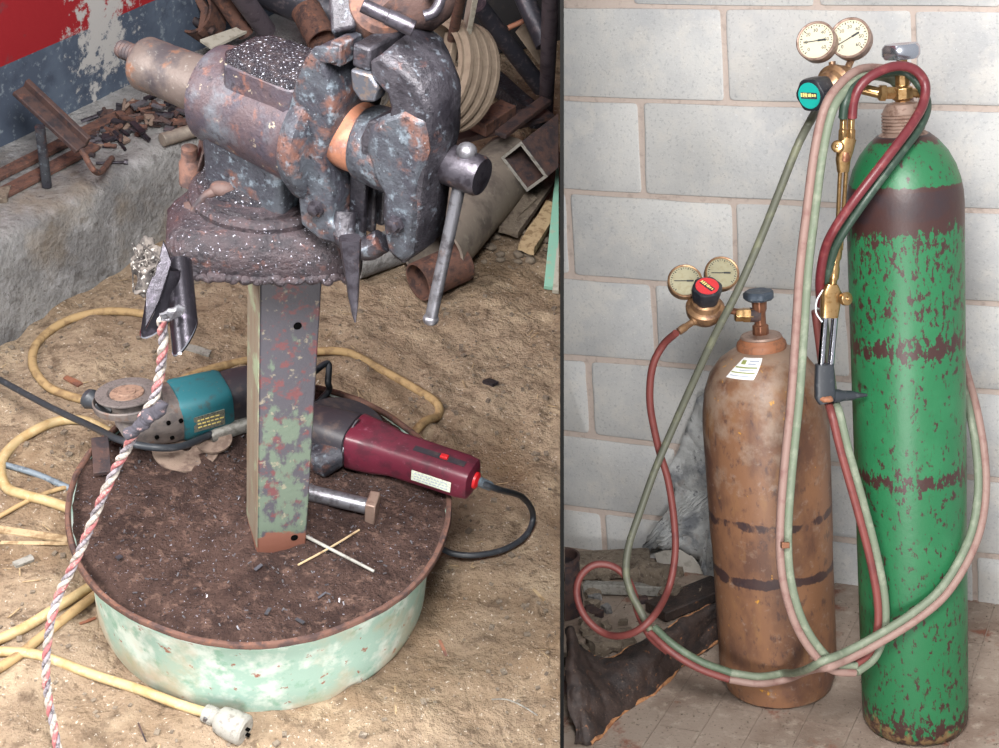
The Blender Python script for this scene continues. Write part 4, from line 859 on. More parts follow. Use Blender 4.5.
# big hollow square beam
e0 = uz(524, 167, .16); bdir = (uz(620, 92, .24) - e0).normalized()
ub = Vector((0, 0, 1)); nb = ub.cross(bdir).normalized(); ub = bdir.cross(nb)
s45 = math.radians(40); n1 = nb * math.cos(s45) + ub * math.sin(s45); n2 = -nb * math.sin(s45) + ub * math.cos(s45)
def sq(h, off): return [e0 + bdir * off + n1 * (h * i) + n2 * (h * j) for i, j in ((-1, -1), (1, -1), (1, 1), (-1, 1))]
beam = thing('square_tube', 'hollow square steel tube with its open bright-edged end facing out of the scrap', 'square tube', tuple(e0 - Vector((0, 0, .08))))
mb = MB(); H = .047; mb.skin([[mb.bm.verts.new(p) for p in sq(H, 0)], [mb.bm.verts.new(p) for p in sq(H, .6)], [mb.bm.verts.new(p) for p in sq(H - .004, .6)], [mb.bm.verts.new(p) for p in sq(H - .004, 0)]], closed=True)
cut_left(mb, .008); mb.build('tube_wall', 'darkrust', beam)
mb = MB(); mb.skin([[mb.bm.verts.new(p) for p in sq(H + .001, -.0015)], [mb.bm.verts.new(p) for p in sq(H + .001, .002)], [mb.bm.verts.new(p) for p in sq(H - .0055, .002)], [mb.bm.verts.new(p) for p in sq(H - .0055, -.0015)]], closed=True)
mb.build('cut_end', 'plug', beam)
# big grey pipe on the ground
pipe('large_pipe', uz(432, 254, .07), uz(510, 164, .075), .072, 'greysteel', 'fat dull grey pipe lying on the dirt behind the vise handle', wall=.006, cut=True, seg=48)
pipe('half_pipe', uz(352, 262, .035), uz(400, 245, .04), .04, 'concrete', 'short pale grey pipe stub on the dirt behind the punch', seg=24)
pipe('large_pipe', uz(418, 282, .04), uz(462, 262, .05), .042, 'rust', 'short reddish pipe on the dirt under the screw handle', wall=.004)
# mint strip + boards
mb = MB(); a, b = uz(549, 288, .01), uz(561, 165, .10); mb.bar(a, b, .022, .012); cut_left(mb, .007); capped(mb); o = mb.build('mint_strip', 'mint', bevel=.001); tag(o, 'mint green painted strip leaning at the partition', 'strip')
mb = MB(); mb.bar(uz(556, 292, .01), uz(566, 190, .08), .016, .01); cut_left(mb, .007); capped(mb); o = mb.build('pale_strip', 'palewood'); tag(o, 'cream strip just in front of the mint one', 'strip')
for k, (a, b, w, lab) in enumerate((((508, 232), (552, 172), .03, 'weathered board in the splintered wood below the square tube, upper one'), ((525, 250), (553, 205), .024, 'weathered board lowest in the splintered wood near the mint strip'), ((504, 222), (528, 196), .03, 'ragged short board end just under the square tube'))):
    mb = MB(); mb.bar(uz(*a, .03), uz(*b, .05), w * 1.6, .016); mb.sub(2); mb.jitter(.005, 40); cut_left(mb, .008); capped(mb); o = mb.build('old_board', 'rubble' if k != 1 else 'wood'); tag(o, lab, 'board', 'splintered boards')
for k in range(16):
    x, y = random.uniform(478, 548), random.uniform(232, 268); 
    if x + y * .1 > 572: continue
    p = ground_path([(x, y)], .006)[0]; mb = MB(); mb.ball(p, random.uniform(.006, .013), (1, .8, .6)); mb.jitter(.004, 60); o = mb.build('stone', 'rubble', angle=30); tag(o, 'small dusty stone on the dirt below the splintered boards', 'stone', 'stones by the scrap')

# ================================================================== CYLINDER BAY
G0 = Vector(rd(915, 722) * 3.01); ZF = G0.z; B0 = RZ(779, 683, ZF)
w0, w1 = RZ(600, 550, ZF), RZ(999, 603, ZF); WU = (w1 - w0).normalized(); WNn = Vector((-WU.y, WU.x, 0))
def wp(x, y, off=0.0):
    """point on the block wall (moved off it towards the room)"""
    n = np.array(WNn); P = np.array(w0 - WNn * off); return rplane(x, y, P, n)
def depthof(P): v = AR @ np.array(P); return -v[2]
def axis_depth(base, y):
    lo, hi = -.2, 2.0
    for _ in range(40):
        m_ = (lo + hi) / 2
        if pr(base + Vector((0, 0, m_)))[1] > y: lo = m_
        else: hi = m_
    return depthof(base + Vector((0, 0, lo)))
def H_(x, y, ref, off=0.0):
    if ref == 'g': d = axis_depth(G0, y)
    elif ref == 'b': d = axis_depth(B0, y)
    elif ref == 'w': d = depthof(wp(x, y))
    elif ref == 'f': d = depthof(RZ(x, y, ZF))
    else: d = ref
    return RD(x, y, d - off)
# wall: blocks laid on the measured courses, mortar behind
rows = [[(565, -82), (780, -84), (999, -88)], [(565, 5), (780, 8), (999, 9)], [(565, 98), (780, 105), (999, 109)], [(565, 191), (780, 204), (999, 211)], [(565, 276), (780, 292), (999, 304)], [(565, 357), (780, 373), (999, 393)], [(565, 433), (780, 459), (999, 480)], [(565, 507), (780, 533), (999, 557)], [(565, 585), (780, 612), (999, 640)]]
def row_y(r, x):
    (xa, ya), (xb, yb), (xc, yc) = rows[r]
    return ya + (yb - ya) * (x - xa) / (xb - xa) if x < xb else yb + (yc - yb) * (x - xb) / (xc - xb)
joints = [[630, 815, 1000], [535, 725, 914, 1105], [450, 642, 845, 1040], [380, 570, 735, 930, 1120], [465, 655, 850, 1045], [400, 590, 765, 960, 1150], [490, 678, 870, 1060], [420, 605, 785, 975, 1160]]
mb = MB(); Wd = -WNn
pa, pb = wp(540, -160), wp(1200, -160); 
zt, zb = .55, ZF - .12
A_ = w0 - WU * .35; B_ = w1 + WU * .75
mb.slices([[Vector((A_.x, A_.y, zb)), Vector((B_.x, B_.y, zb)), Vector((B_.x, B_.y, zt)), Vector((A_.x, A_.y, zt))], [Vector((A_.x, A_.y, zb)) + WNn * .12, Vector((B_.x, B_.y, zb)) + WNn * .12, Vector((B_.x, B_.y, zt)) + WNn * .12, Vector((A_.x, A_.y, zt)) + WNn * .12]])
cut_right(mb, .0018); capped(mb); mw = mb.build('wall_right', 'mortar', bay='R', origin=tuple(w0)); struct(mw)
mb = MB()
for r_ in range(len(rows) - 1):
    for a, b in zip(joints[r_], joints[r_][1:]):
        g = 2.7; lean = 3
        cs = []
        for (x, rr, sx, sy) in ((a, r_, 1, 1), (b, r_, -1, 1), (b, r_ + 1, -1, -1), (a, r_ + 1, 1, -1)):
            xx = x + sx * g + (lean if rr > r_ else -lean) * .6 + random.uniform(-1, 1); yy = row_y(rr, xx) + sy * g + random.uniform(-.5, .5)
            cs.append((xx, yy))
        def PL(k, off):
            return [wp(cxm + (x - cxm) * k, cym + (y - cym) * k, off) for x, y in fine]
        cxm = sum(c[0] for c in cs) / 4; cym = sum(c[1] for c in cs) / 4
        # rounded corners + wobble
        fine = []
        for i in range(4):
            p, q, n_ = cs[i - 1], cs[i], cs[(i + 1) % 4]
            def toward(s_, e_, d): L1 = math.hypot(e_[0] - s_[0], e_[1] - s_[1]); return (s_[0] + (e_[0] - s_[0]) * d / L1, s_[1] + (e_[1] - s_[1]) * d / L1)
            fine += [toward(q, p, 4), toward(toward(q, p, 1.0), n_, 1.0), toward(q, n_, 4)]
            for t_ in (.25, .5, .75):
                fine.append((q[0] + (n_[0] - q[0]) * t_ + random.uniform(-.5, .5), q[1] + (n_[1] - q[1]) * t_ + random.uniform(-.6, .6)))
        mb.slices([PL(1.0, -.002), PL(1.0, .0035), PL(.985, .0055)])
cut_right(mb, .0018) 
bmesh.ops.bisect_plane(mb.bm, geom=mb.bm.verts[:] + mb.bm.edges[:] + mb.bm.faces[:], plane_co=B_, plane_no=WU, clear_outer=True)
o = mb.build('wall_right_blocks', 'block', bay='R', angle=50, origin=tuple(w0)); struct(o)
# floor with rows of pavers
mb = MB(); fl = [w0 - WU * .35, w1 + WU * .75]; f2 = -WNn * 1.6
corners = [fl[0] + WNn * .05, fl[1] + WNn * .05, fl[1] + f2, fl[0] + f2]
mb.slices([[Vector((c.x, c.y, ZF - .004)) for c in corners], [Vector((c.x, c.y, ZF - .05)) for c in corners]]); cut_right(mb); capped(mb)
o = mb.build('floor_cylinder_bay', 'floorgap', bay='R', origin=(0, 2.8, ZF)); struct(o)
mb = MB()
fu = (RZ(860, 746, ZF) - RZ(900, 690, ZF)); fu.z = 0; fu = (RZ(800, 740, ZF) - RZ(850, 640, ZF)); fu.z = 0; fu.normalize(); fv = Vector((-fu.y, fu.x, 0))
o0 = RZ(780, 640, ZF); bl, bw_ = .23, .105
for i in range(-9, 10):
    for j in range(-16, 17):
        c = o0 + fu * (bl * (i + .5 * (j % 2))) + fv * (bw_ * j)
        if (c - w0).dot(WNn) > .02 or (c - w0).dot(WNn) < -1.55: continue
        e = (c - w0).dot(WU)
        if e < -.3 or e > 1.55: continue
        h = ZF - .0015 + random.uniform(-.0008, .0008)
        mb.box((c.x, c.y, h - .01), (bl - .003, bw_ - .003, .02), (fu, fv, (0, 0, 1)))
cut_right(mb); bmesh.ops.bisect_plane(mb.bm, geom=mb.bm.verts[:] + mb.bm.edges[:] + mb.bm.faces[:], plane_co=w0 + WNn * .02, plane_no=WNn, clear_outer=True)
o = mb.build('floor_pavers', 'floor', bay='R', origin=(0, 2.8, ZF)); struct(o)

# ---- green cylinder
gc = thing('gas_cylinder', 'tall chipped green gas cylinder with a silver handwheel standing by the block wall', 'gas cylinder', tuple(G0), bay='R')
Rg = .113
prof = [(.06, .006), (.092, .002), (.106, .008), (.112, .022), (Rg, .05), (Rg, 1.165), (.1115, 1.19), (.107, 1.215), (.098, 1.243), (.084, 1.270), (.066, 1.292), (.052, 1.304), (.050, 1.306)]
mb = MB(); mb.lathe(prof, G0, seg=96)
for v in mb.bm.verts: pass
mb.build('shell', 'greenbottle', gc, bay='R', angle=50)
mb = MB(); p = [(.050, 1.303)]
for k in range(7): p += [(.0415 if k else .044, 1.309 + k * .0065), (.0385, 1.3125 + k * .0065)]
p += [(.036, 1.357), (.03, 1.366), (.014, 1.370)]
mb.lathe(p, G0, seg=40); mb.build('threaded_neck', 'valvegrey', gc, bay='R', angle=30)
Zt = Vector((0, 0, 1)); GT = G0 + Zt * 1.368
def gl(x, y, off=0): return H_(x, y, 'g', off)
GXu = Vector(AR.T @ np.array([1, 0, 0])); 
mb = MB(); mb.lathe([(.014, 0), (.015, .004), (.021, .008), (.021, .028), (.014, .032), (.014, .060), (.0165, .062), (.0165, .070), (.012, .072), (.010, .085)], GT, seg=8, rot=.3); vb = mb.build('valve_body', 'brass', gc, bay='R', bevel=.001)
mb = MB(); hv = GT + Zt * .018
mb.lathe([(.013, 0), (.013, .032), (.017, .034), (.017, .044), (.012, .047), (.010, .050)], hv, -GXu, seg=6); mb.build('outlet_nut', 'brass', vb, bay='R')
mb = MB(); mb.lathe([(.009, 0), (.009, .028)] + [(.0105 - .0015 * (k % 2), .028 + .002 * k) for k in range(6)], hv, GXu, seg=16); mb.build('safety_plug', 'brass', vb, bay='R')
def handwheel(P, r, m_, parent, lobes=5, h=.028):
    mb = MB(); n = 60; rings = []
    for rr, z in ((.3, 0), (.86, 0), (1, .25), (1, .75), (.86, 1), (.35, .85)):
        vs = []
        for i in range(n):
            th = 2 * math.pi * i / n; k = 1 - .07 * (.5 + .5 * math.cos(lobes * th)) if rr > .5 else 1
            vs.append(mb.bm.verts.new(P + Vector((r * rr * k * math.cos(th), r * rr * k * math.sin(th), z * h))))
        rings.append(vs)
    mb.skin(rings); return mb.build('handwheel', m_, parent, bay='R', angle=40)
hw = handwheel(GT + Zt * .083, .037, 'handchrome', gc)
mb = MB(); mb.cyl(GT + Zt * .098, GT + Zt * .104, .010, .008, 16); mb.build('wheel_nut', 'steel', hw, bay='R')

# ---- brown cylinder
bc_ = thing('gas_cylinder', 'shorter rusty brown gas cylinder with a paper sticker on its shoulder', 'gas cylinder', tuple(B0), bay='R')
Rb = .137
prof = [(.08, .01), (.110, .0), (.124, .006), (.131, .03), (Rb, .05), (Rb, .36), (.139, .40), (.1405, .66), (.138, .70), (.131, .745), (.118, .782), (.096, .812), (.072, .829), (.050, .838)]
mb = MB(); mb.lathe(prof, B0, seg=96); bsh = mb.build('shell', 'brownbottle', bc_, bay='R', angle=50)
mb = MB(); mb.lathe([(.054, .832), (.055, .844), (.053, .851), (.049, .854), (.046, .861), (.035, .864), (.018, .867)], B0, seg=48); mb.build('neck_collar', 'collar', bc_, bay='R')
mb = MB(); mb.lathe([(.044, .860), (.0455, .863), (.043, .867), (.02, .869)], B0, seg=48); mb.build('neck_plate', 'valvegrey', bc_, bay='R')
BT = B0 + Zt * .867
mb = MB(); mb.lathe([(.018, 0), (.018, .022), (.013, .024), (.013, .05), (.016, .058), (.017, .080), (.010, .086)], BT, seg=8); vbb = mb.build('valve_body', 'copper', bc_, bay='R', bevel=.0015)
mb = MB(); mb.lathe([(.016, 0), (.0165, .022)], BT + Zt * .045 , -GXu, seg=20); mb.build('outlet', 'darkrust', vbb, bay='R')
handwheel(BT + Zt * .080, .034, 'handblue', bc_, 7, .020)
# sticker, curved on the shoulder
def shoulder(base, prof_, th, h):
    for (r0_, h0), (r1_, h1) in zip(prof_, prof_[1:]):
        if h0 <= h <= h1: rr = r0_ + (r1_ - r0_) * (h - h0) / (h1 - h0); return base + Vector((rr * math.cos(th), rr * math.sin(th), h))
    return base + Vector((prof_[-1][0] * math.cos(th), prof_[-1][0] * math.sin(th), h))
def patch(base, prof_, th0, th1, h0, h1, lift, nu=10, nv=8, skew=0.0):
    mb = MB(); g_ = []
    for i in range(nu + 1):
        row = []
        for j in range(nv + 1):
            h = h0 + (h1 - h0) * j / nv; th = th0 + (th1 - th0) * i / nu + skew * j / nv
            p = shoulder(base, prof_, th, h); nrm = Vector((math.cos(th), math.sin(th), 1.0)).normalized(); row.append(p + nrm * lift)
        g_.append(row)
    vs = [[mb.bm.verts.new(p) for p in row] for row in g_]; vb_ = [[mb.bm.verts.new(p - Vector((0, 0, .0005))) for p in row] for row in g_]
    for i in range(nu):
        for j in range(nv):
            mb.bm.faces.new((vs[i][j], vs[i + 1][j], vs[i + 1][j + 1], vs[i][j + 1])); mb.bm.faces.new((vb_[i][j], vb_[i][j + 1], vb_[i + 1][j + 1], vb_[i + 1][j]))
    for i in range(nu):
        mb.bm.faces.new((vs[i][0], vb_[i][0], vb_[i + 1][0], vs[i + 1][0])); mb.bm.faces.new((vs[i][nv], vs[i + 1][nv], vb_[i + 1][nv], vb_[i][nv]))
    for j in range(nv):
        mb.bm.faces.new((vs[0][j], vs[0][j + 1], vb_[0][j + 1], vb_[0][j])); mb.bm.faces.new((vs[nu][j], vb_[nu][j], vb_[nu][j + 1], vs[nu][j + 1]))
    return mb
T0 = math.radians(-136); T1 = math.radians(-100); tw_ = T1 - T0
SK = .20
sh0, sh1 = .796, .832
stk = patch(B0, prof, T0, T1, sh0, sh1, .0014, skew=SK).build('sticker', 'sticker', bsh, bay='R')
def strip(u0, u1, v0, v1, m_):
    patch(B0, prof, T0 + tw_ * u0 + SK * v0, T0 + tw_ * u1 + SK * v0, sh0 + (sh1 - sh0) * v0, sh0 + (sh1 - sh0) * v1, .0020, 6, 1).build('sticker_print', m_, stk, bay='R')
strip(.05, .93, .30, .35, 'stickergreen'); strip(.05, .93, .55, .60, 'stickergreen')
strip(.15, .35, .72, .9, 'stickergreen'); strip(.48, .9, .84, .88, 'stickerblue'); strip(.48, .8, .72, .76, 'stickerblue'); strip(.1, .8, .14, .17, 'stickerblue'); strip(.3, .85, .44, .47, 'stickerblue')

# ---- regulators
def text_on(s_, c, u, v, n, size, m_, parent, name):
    cu = bpy.data.curves.new('t', 'FONT'); cu.body = s_; cu.size = size; cu.align_x = 'CENTER'; cu.align_y = 'CENTER'; cu.extrude = .0002
    to = bpy.data.objects.new('t', cu); COL.objects.link(to); dg = bpy.context.evaluated_depsgraph_get(); me = bpy.data.meshes.new_from_object(to.evaluated_get(dg))
    bpy.data.objects.remove(to)
    Mx = Matrix((u, v, n)).transposed().to_4x4(); Mx.translation = Vector(c) - Vector(ORG[parent.name]); me.transform(Mx)
    me.materials.clear(); me.materials.append(M[m_]); o = bpy.data.objects.new(name, me); COL.objects.link(o); o.parent = parent; ORG[o.name] = ORG[parent.name]; return o
def gauge(cpx, depth, r, facing, up, dial, bez, parent, needle, backm, dirty=False, thick=.022):
    c = RD(*cpx, depth); n = Vector(facing).normalized(); u = Vector(up).cross(n).normalized(); v = n.cross(u)
    mb = MB(); mb.lathe([(r * .8, -thick), (r * .97, -thick + .002), (r, -.004), (r, .002), (r * .95, .004), (r * .88, .003), (r * .87, .0), (r * .8, -.001)], c, n, seg=48, closed=True)
    g = mb.build('gauge', backm, parent, bay='R', angle=35)
    mb = MB(); mb.cyl(c - n * (thick - .004), c - n * (thick + .0005), r * .85, seg=40); mb.build('gauge_back', bez, g, bay='R')
    mb = MB(); mb.lathe([(.0001, .0005), (r * .885, .0005), (r * .885, -.001), (.0001, -.001)], c, n, seg=48); mb.build('dial', dial, g, bay='R')
    mb = MB()
    for k in range(28):
        a = math.radians(-135 + 270 * k / 27); d = u * math.sin(a) + v * math.cos(a); big = k % 3 == 0
        mb.bar(c + n * .0009 + d * r * (.70 if big else .76), c + n * .0009 + d * r * .82, r * .045, .0003, up=n)
    mb.build('dial_ticks', 'ink', g, bay='R')
    if not dirty:
        for k, s_ in enumerate(('0', '10', '20', '30', '40', '50', '60')):
            a = math.radians(-135 + 270 * k / 6); d = u * math.sin(a) + v * math.cos(a); text_on(s_, c + n * .0008 + d * r * .54, u, v, n, r * .24, 'ink', g, 'dial_number')
    mb = MB(); d = u * math.cos(needle) + v * math.sin(needle); mb.bar(c + n * .0018 - d * r * .62, c + n * .0018 + d * r * .5, r * .045, .0005, up=n); mb.bar(c + n * .0019 + d * r * .1, c + n * .0019 + d * r * .48, r * .10, .0005, up=n); mb.build('needle', 'ink', g, bay='R')
    return g
camX = Vector(AR.T @ np.array([1, 0, 0])); camY = Vector(AR.T @ np.array([0, 1, 0])); camZ = Vector(AR.T @ np.array([0, 0, 1]))   # camZ towards the viewer
def hexknob(c, n, r, L1, parent, label_m, txt, txtm, rot=0):
    mb = MB(); a = Vector(n).normalized(); u, v = perp(a); rings = []
    for rr, h in ((.7, 0), (.86, .05), (.93, .3), (1.0, .75), (.97, .95), (.86, 1.0)):
        vs = []
        for i in range(36):
            th = 2 * math.pi * i / 36; k = 1 - .09 * (.5 - .5 * math.cos(6 * th)); vs.append(mb.bm.verts.new(c + a * (L1 * h) + u * (r * rr * k * math.cos(th)) + v * (r * rr * k * math.sin(th))))
        rings.append(vs)
    mb.skin(rings); k = mb.build('adjusting_knob', 'knob', parent, bay='R', angle=40)
    mb = MB(); mb.cyl(c + a * L1 * .99, c + a * (L1 + .0012), r * .74, seg=36); d = mb.build('knob_disc', label_m, k, bay='R')
    uu = (camX - a * camX.dot(a)).normalized(); vv = a.cross(uu)
    q = Matrix.Rotation(rot, 3, a); uu = q @ uu; vv = q @ vv
    rs = random.Random(5); mb = MB(); x = -.5 * r
    while x < .46 * r:
        w = r * rs.uniform(.07, .12); hh = r * rs.uniform(.18, .3)
        mb.bar(c + a * (L1 + .0016) + uu * x - vv * hh / 2 + vv * r * .06, c + a * (L1 + .0016) + uu * x + vv * hh / 2, w, .0004, up=a); x += w + r * .05
    mb.build('knob_lettering', txtm, d, bay='R')
    mb = MB(); mb.box(c + a * (L1 + .0013), (r * 1.08, r * .36, .0003), (uu, vv, a)); mb.build('knob_lettering_band', 'ink', d, bay='R')
    return k
# red-knob regulator (brown cylinder)
dB = axis_depth(B0, 300)
rr_ = thing('pressure_regulator', 'brass regulator with a red-topped knob and two dirty dials on the brown cylinder valve', 'regulator', tuple(RD(706, 318, dB - .02)), bay='R')
an = (camZ * .72 + camY * .66 + camX * -.04).normalized()
rc = RD(705, 308, dB)
mb = MB(); mb.lathe([(.020, -.030), (.032, -.028), (.040, -.014), (.042, -.004), (.0425, .004), (.038, .008), (.033, .010), (.031, .022), (.024, .026), (.018, .034)], rc, an, seg=48); mb.build('diaphragm_housing', 'dullbrass', rr_, bay='R', angle=30)
for s_ in (-1, 1):
    mb = MB(); mb.ball(rc + an * .012 - camY * .022 * 1.0 + camX * .010 * s_ + camZ * .012, .0045); mb.build('screw', 'darkrust', rr_, bay='R')
hexknob(rc + an * .026, an, .034, .040, rr_, 'redlabel', 'REG', 'yellowink', -.9)
gauge((685, 281), dB + .01, .0385, camZ + camX * -.05 + camY * .32, camY, 'dialdirty', 'collar', rr_, .0, 'dullbrass', True)
gauge((722, 273), dB + .02, .0385, camZ + camX * .05 + camY * .28, camY, 'dialdirty', 'rust', rr_, .0, 'dullbrass', True)
mb = MB(); mb.tube([rc, RD(690, 292, dB + .03)], .007, 10); mb.tube([rc, RD(717, 287, dB + .03)], .007, 10); mb.build('gauge_stem', 'dullbrass', rr_, bay='R')
hv2 = BT + Zt * .045 - GXu * .02
mb = MB(); mb.tube([rc + camX * .03, hv2], .0075, 14); mb.build('inlet_pipe', 'copper', rr_, bay='R')
a_ = hv2; mb = MB(); mb.lathe([(.010, -.030), (.0155, -.028), (.0155, -.012), (.017, -.010), (.017, .010), (.012, .012)], a_ - GXu * .006, GXu, seg=6); mb.build('inlet_nut', 'brass', rr_, bay='R', bevel=.001)
mb = MB(); mb.lathe([(.010, 0), (.010, .012), (.0075, .014), (.0075, .030), (.009, .032), (.009, .05)], RD(697, 319, dB - .01), RD(675, 334, dB - .02) - RD(697, 319, dB - .01), seg=12); mb.build('hose_barb', 'dullbrass', rr_, bay='R')

# cyan-knob regulator (green cylinder)
dG = axis_depth(G0, 85)
r2 = thing('pressure_regulator', 'brass regulator with a turquoise-topped knob and two cream dials on the green cylinder valve', 'regulator', tuple(RD(838, 90, dG)), bay='R')
an2 = (camZ * .55 - camX * .72 - camY * .36).normalized()
rc2 = RD(835, 85, dG + .02)
mb = MB(); mb.lathe([(.018, -.030), (.032, -.028), (.036, -.014), (.040, -.004), (.040, .004), (.035, .008), (.032, .010), (.030, .022), (.022, .027), (.016, .035)], rc2, an2, seg=48); mb.build('diaphragm_housing', 'dullbrass', r2, bay='R', angle=30)
hexknob(rc2 + an2 * .036, an2, .034, .046, r2, 'cyan', 'OPEN', 'yellowink', .25)
gauge((816, 41), dG - .0, .0385, camZ - camX * .52 + camY * .05, camY + camX * -.05, 'dial', 'valvegrey', r2, .0, 'valvegrey', thick=.028)
gauge((850, 38), dG + .0, .0400, camZ - camX * .52 + camY * .05, camY + camX * -.05, 'dial', 'collar', r2, .42, 'valvegrey', thick=.028)
mb = MB(); mb.tube([rc2, RD(832, 62, dG + .02)], .007, 10); mb.tube([rc2 + camX * .01, RD(853, 56, dG + .03)], .007, 10); mb.build('gauge_stem', 'dullbrass', r2, bay='R')
mb = MB(); mb.tube([rc2 + camX * .02, hv - GXu * .045], .0105, 14); mb.build('inlet_pipe', 'brass', r2, bay='R')

# ---- torch
tq = thing('cutting_torch', 'brass cutting torch with chromed tubes hanging upright against the green cylinder', 'torch', tuple(RD(832, 385, axis_depth(G0, 380) - .02)), bay='R')
dT = lambda y: axis_depth(G0, y) - .06 - .03 * (y - 110) / 290
def T(x, y, off=0): return RD(x, y, dT(y) - off)
for x0_, x1_ in ((843.5, 842.5), (851.5, 850.5)):
    mb = MB(); mb.lathe([(.0075, 0), (.0075, .030), (.0095, .032), (.0095, .050), (.006, .053)], T(x0_, 113), T(x1_, 145) - T(x0_, 113), seg=6); mb.build('hose_nut', 'brass', tq, bay='R', bevel=.0008)
mb = MB(); mb.loft([(T(848, 138), .016, .009), (T(845, 150), .016, .010), (T(843, 160), .014, .010), (T(843, 172), .011, .009)], up=camZ, ex=3); mb.build('rear_block', 'brass', tq, bay='R')
def kn(c, n, r, parent):
    mb = MB(); a = Vector(n).normalized(); mb.lathe([(r * .4, -.012), (r * .4, 0), (r, .001)] + [(r, .010), (r * .8, .012), (r * .3, .0125), (r * .28, .016), (r * .1, .0165)], c, a, seg=12); mb.build('valve_knob', 'brass', parent, bay='R', bevel=.0006)
kn(T(838, 147, .012), camZ - camX * .4, .012, tq); kn(T(844, 299, .014), camZ + camX * .45, .0135, tq)
mb = MB(); mb.lathe([(.011, 0), (.012, .006), (.012, .016), (.009, .020)], T(845, 152), T(841, 200) - T(845, 152), seg=20); mb.build('collar', 'copper', tq, bay='R')
mb = MB(); mb.tube([T(840, 172), T(836.5, 250)], .0042, 10); mb.tube([T(846, 172), T(841, 250)], .0042, 10); mb.build('body_tube', 'brass', tq, bay='R')
mb = MB(); L2 = (T(832, 290) - T(838, 235)).length; mb.lathe([(.006, 0), (.009, L2 * .08), (.0115, L2 * .3), (.0115, L2 * .42), (.009, L2 * .46), (.009, L2 * .55), (.0105, L2 * .6), (.0105, L2 * .78), (.008, L2 * .82), (.008, L2)], T(838, 235), T(832, 290) - T(838, 235), seg=12); mb.build('coupling', 'brass', tq, bay='R')
mb = MB(); mb.loft([(T(832, 284), .011, .010), (T(831, 292), .020, .013), (T(830, 305), .019, .014), (T(829, 317), .017, .012)], up=camZ, ex=4); mb.build('valve_block', 'brass', tq, bay='R')
mb = MB(); mb.tube([T(825, 315), T(820, 378)], .0068, 14); mb.build('chrome_tube', 'chrome', tq, bay='R')
mb = MB(); mb.tube([T(835, 315), T(829.5, 378)], .0068, 14); mb.build('chrome_tube', 'chrome', tq, bay='R')
mb = MB(); mb.loft([(T(824.5, 364), .018, .010), (T(824.5, 385), .020, .013), (T(825, 397), .021, .013), (T(826, 402), .016, .010)], up=camZ, ex=4); mb.jitter(.0012, 80); mb.build('torch_head', 'blackrubber', tq, bay='R')
mb = MB(); mb.lathe([(.0145, 0), (.0135, .012), (.0105, .022), (.0100, .04), (.006, .052), (.003, .07)], T(833, 396, -.004), T(868, 395, -.012) - T(833, 396, -.004), seg=16); mb.build('cutting_tip', 'blackrubber', tq, bay='R')
mb = MB(); mb.ball(T(825, 399, .012), .012, (1.3, .6, .5)); mb.jitter(.004, 90); mb.build('slag', 'collar', tq, bay='R')
mb = MB(); mb.tube(spline([T(823, 290, .005), T(817, 300, .008), T(816, 312, .008), T(822, 322, .004)], 6), .0016, 6); mb.build('lever_wire', 'white_scrap', tq, bay='R')

# ---- hoses
def twin(name, pts, m1, m2, label, r=.0086, flip=1, n=8, taper=None):
    root = thing(name, label, 'hose', tuple(pts[0]), bay='R')
    P = spline(pts, n); N_ = len(P); A1, A2 = [], []
    for i, p in enumerate(P):
        t = (P[min(i + 1, N_ - 1)] - P[max(i - 1, 0)]).normalized(); s_ = t.cross(camZ).normalized() * flip
        A1.append(p + s_ * r * .92); A2.append(p - s_ * r * .92)
    for A, m_ in ((A1, m1), (A2, m2)):
        mb = MB(); mb.tube(A, r, 12); mb.build('hose_line', m_, root, bay='R')
    return root
og = Rg + .022; ob = Rb + .022
loopA = [H_(905, 88, 'g', -.045), H_(893, 76, 'g', -.04), H_(876, 72, 'g', -.02), H_(860, 74, 'g', .03), H_(844, 86, 'g', .06), H_(829, 108, 'g', .09), H_(819, 150, 'g', .10), H_(811, 210, 'g', .11), H_(804, 270, 'g', .12), H_(800, 330, 'g', .13), H_(795, 400, 'g', .15), H_(788, 470, 'g', .17), H_(784, 530, 'g', .19), H_(786, 575, 'g', .20), H_(796, 615, 'g', .205), H_(812, 645, 'g', .205), H_(833, 666, 'g', .20), H_(855, 669, 'g', .18), H_(872, 655, 'g', .155), H_(881, 630, 'g', .14), H_(881, 598, 'g', .135), H_(873, 555, 'g', .13), H_(860, 505, 'g', .125), H_(845, 452, 'g', .12), H_(836, 415, 'g', .11), H_(830, 395, 'g', .05), H_(824, 350, 'g', -.02), H_(819, 310, 'g', -.01)]
twin('twin_hose', loopA[:18], 'hosepale', 'hosepink', 'faded pink and green twin hose hanging in a long loop between the cylinders', flip=-1)
twin('twin_hose', loopA[17:], 'hoserose', 'hosepale', 'red and pale green twin hose coming down behind the torch to the lower loop', r=.0084, flip=-1)
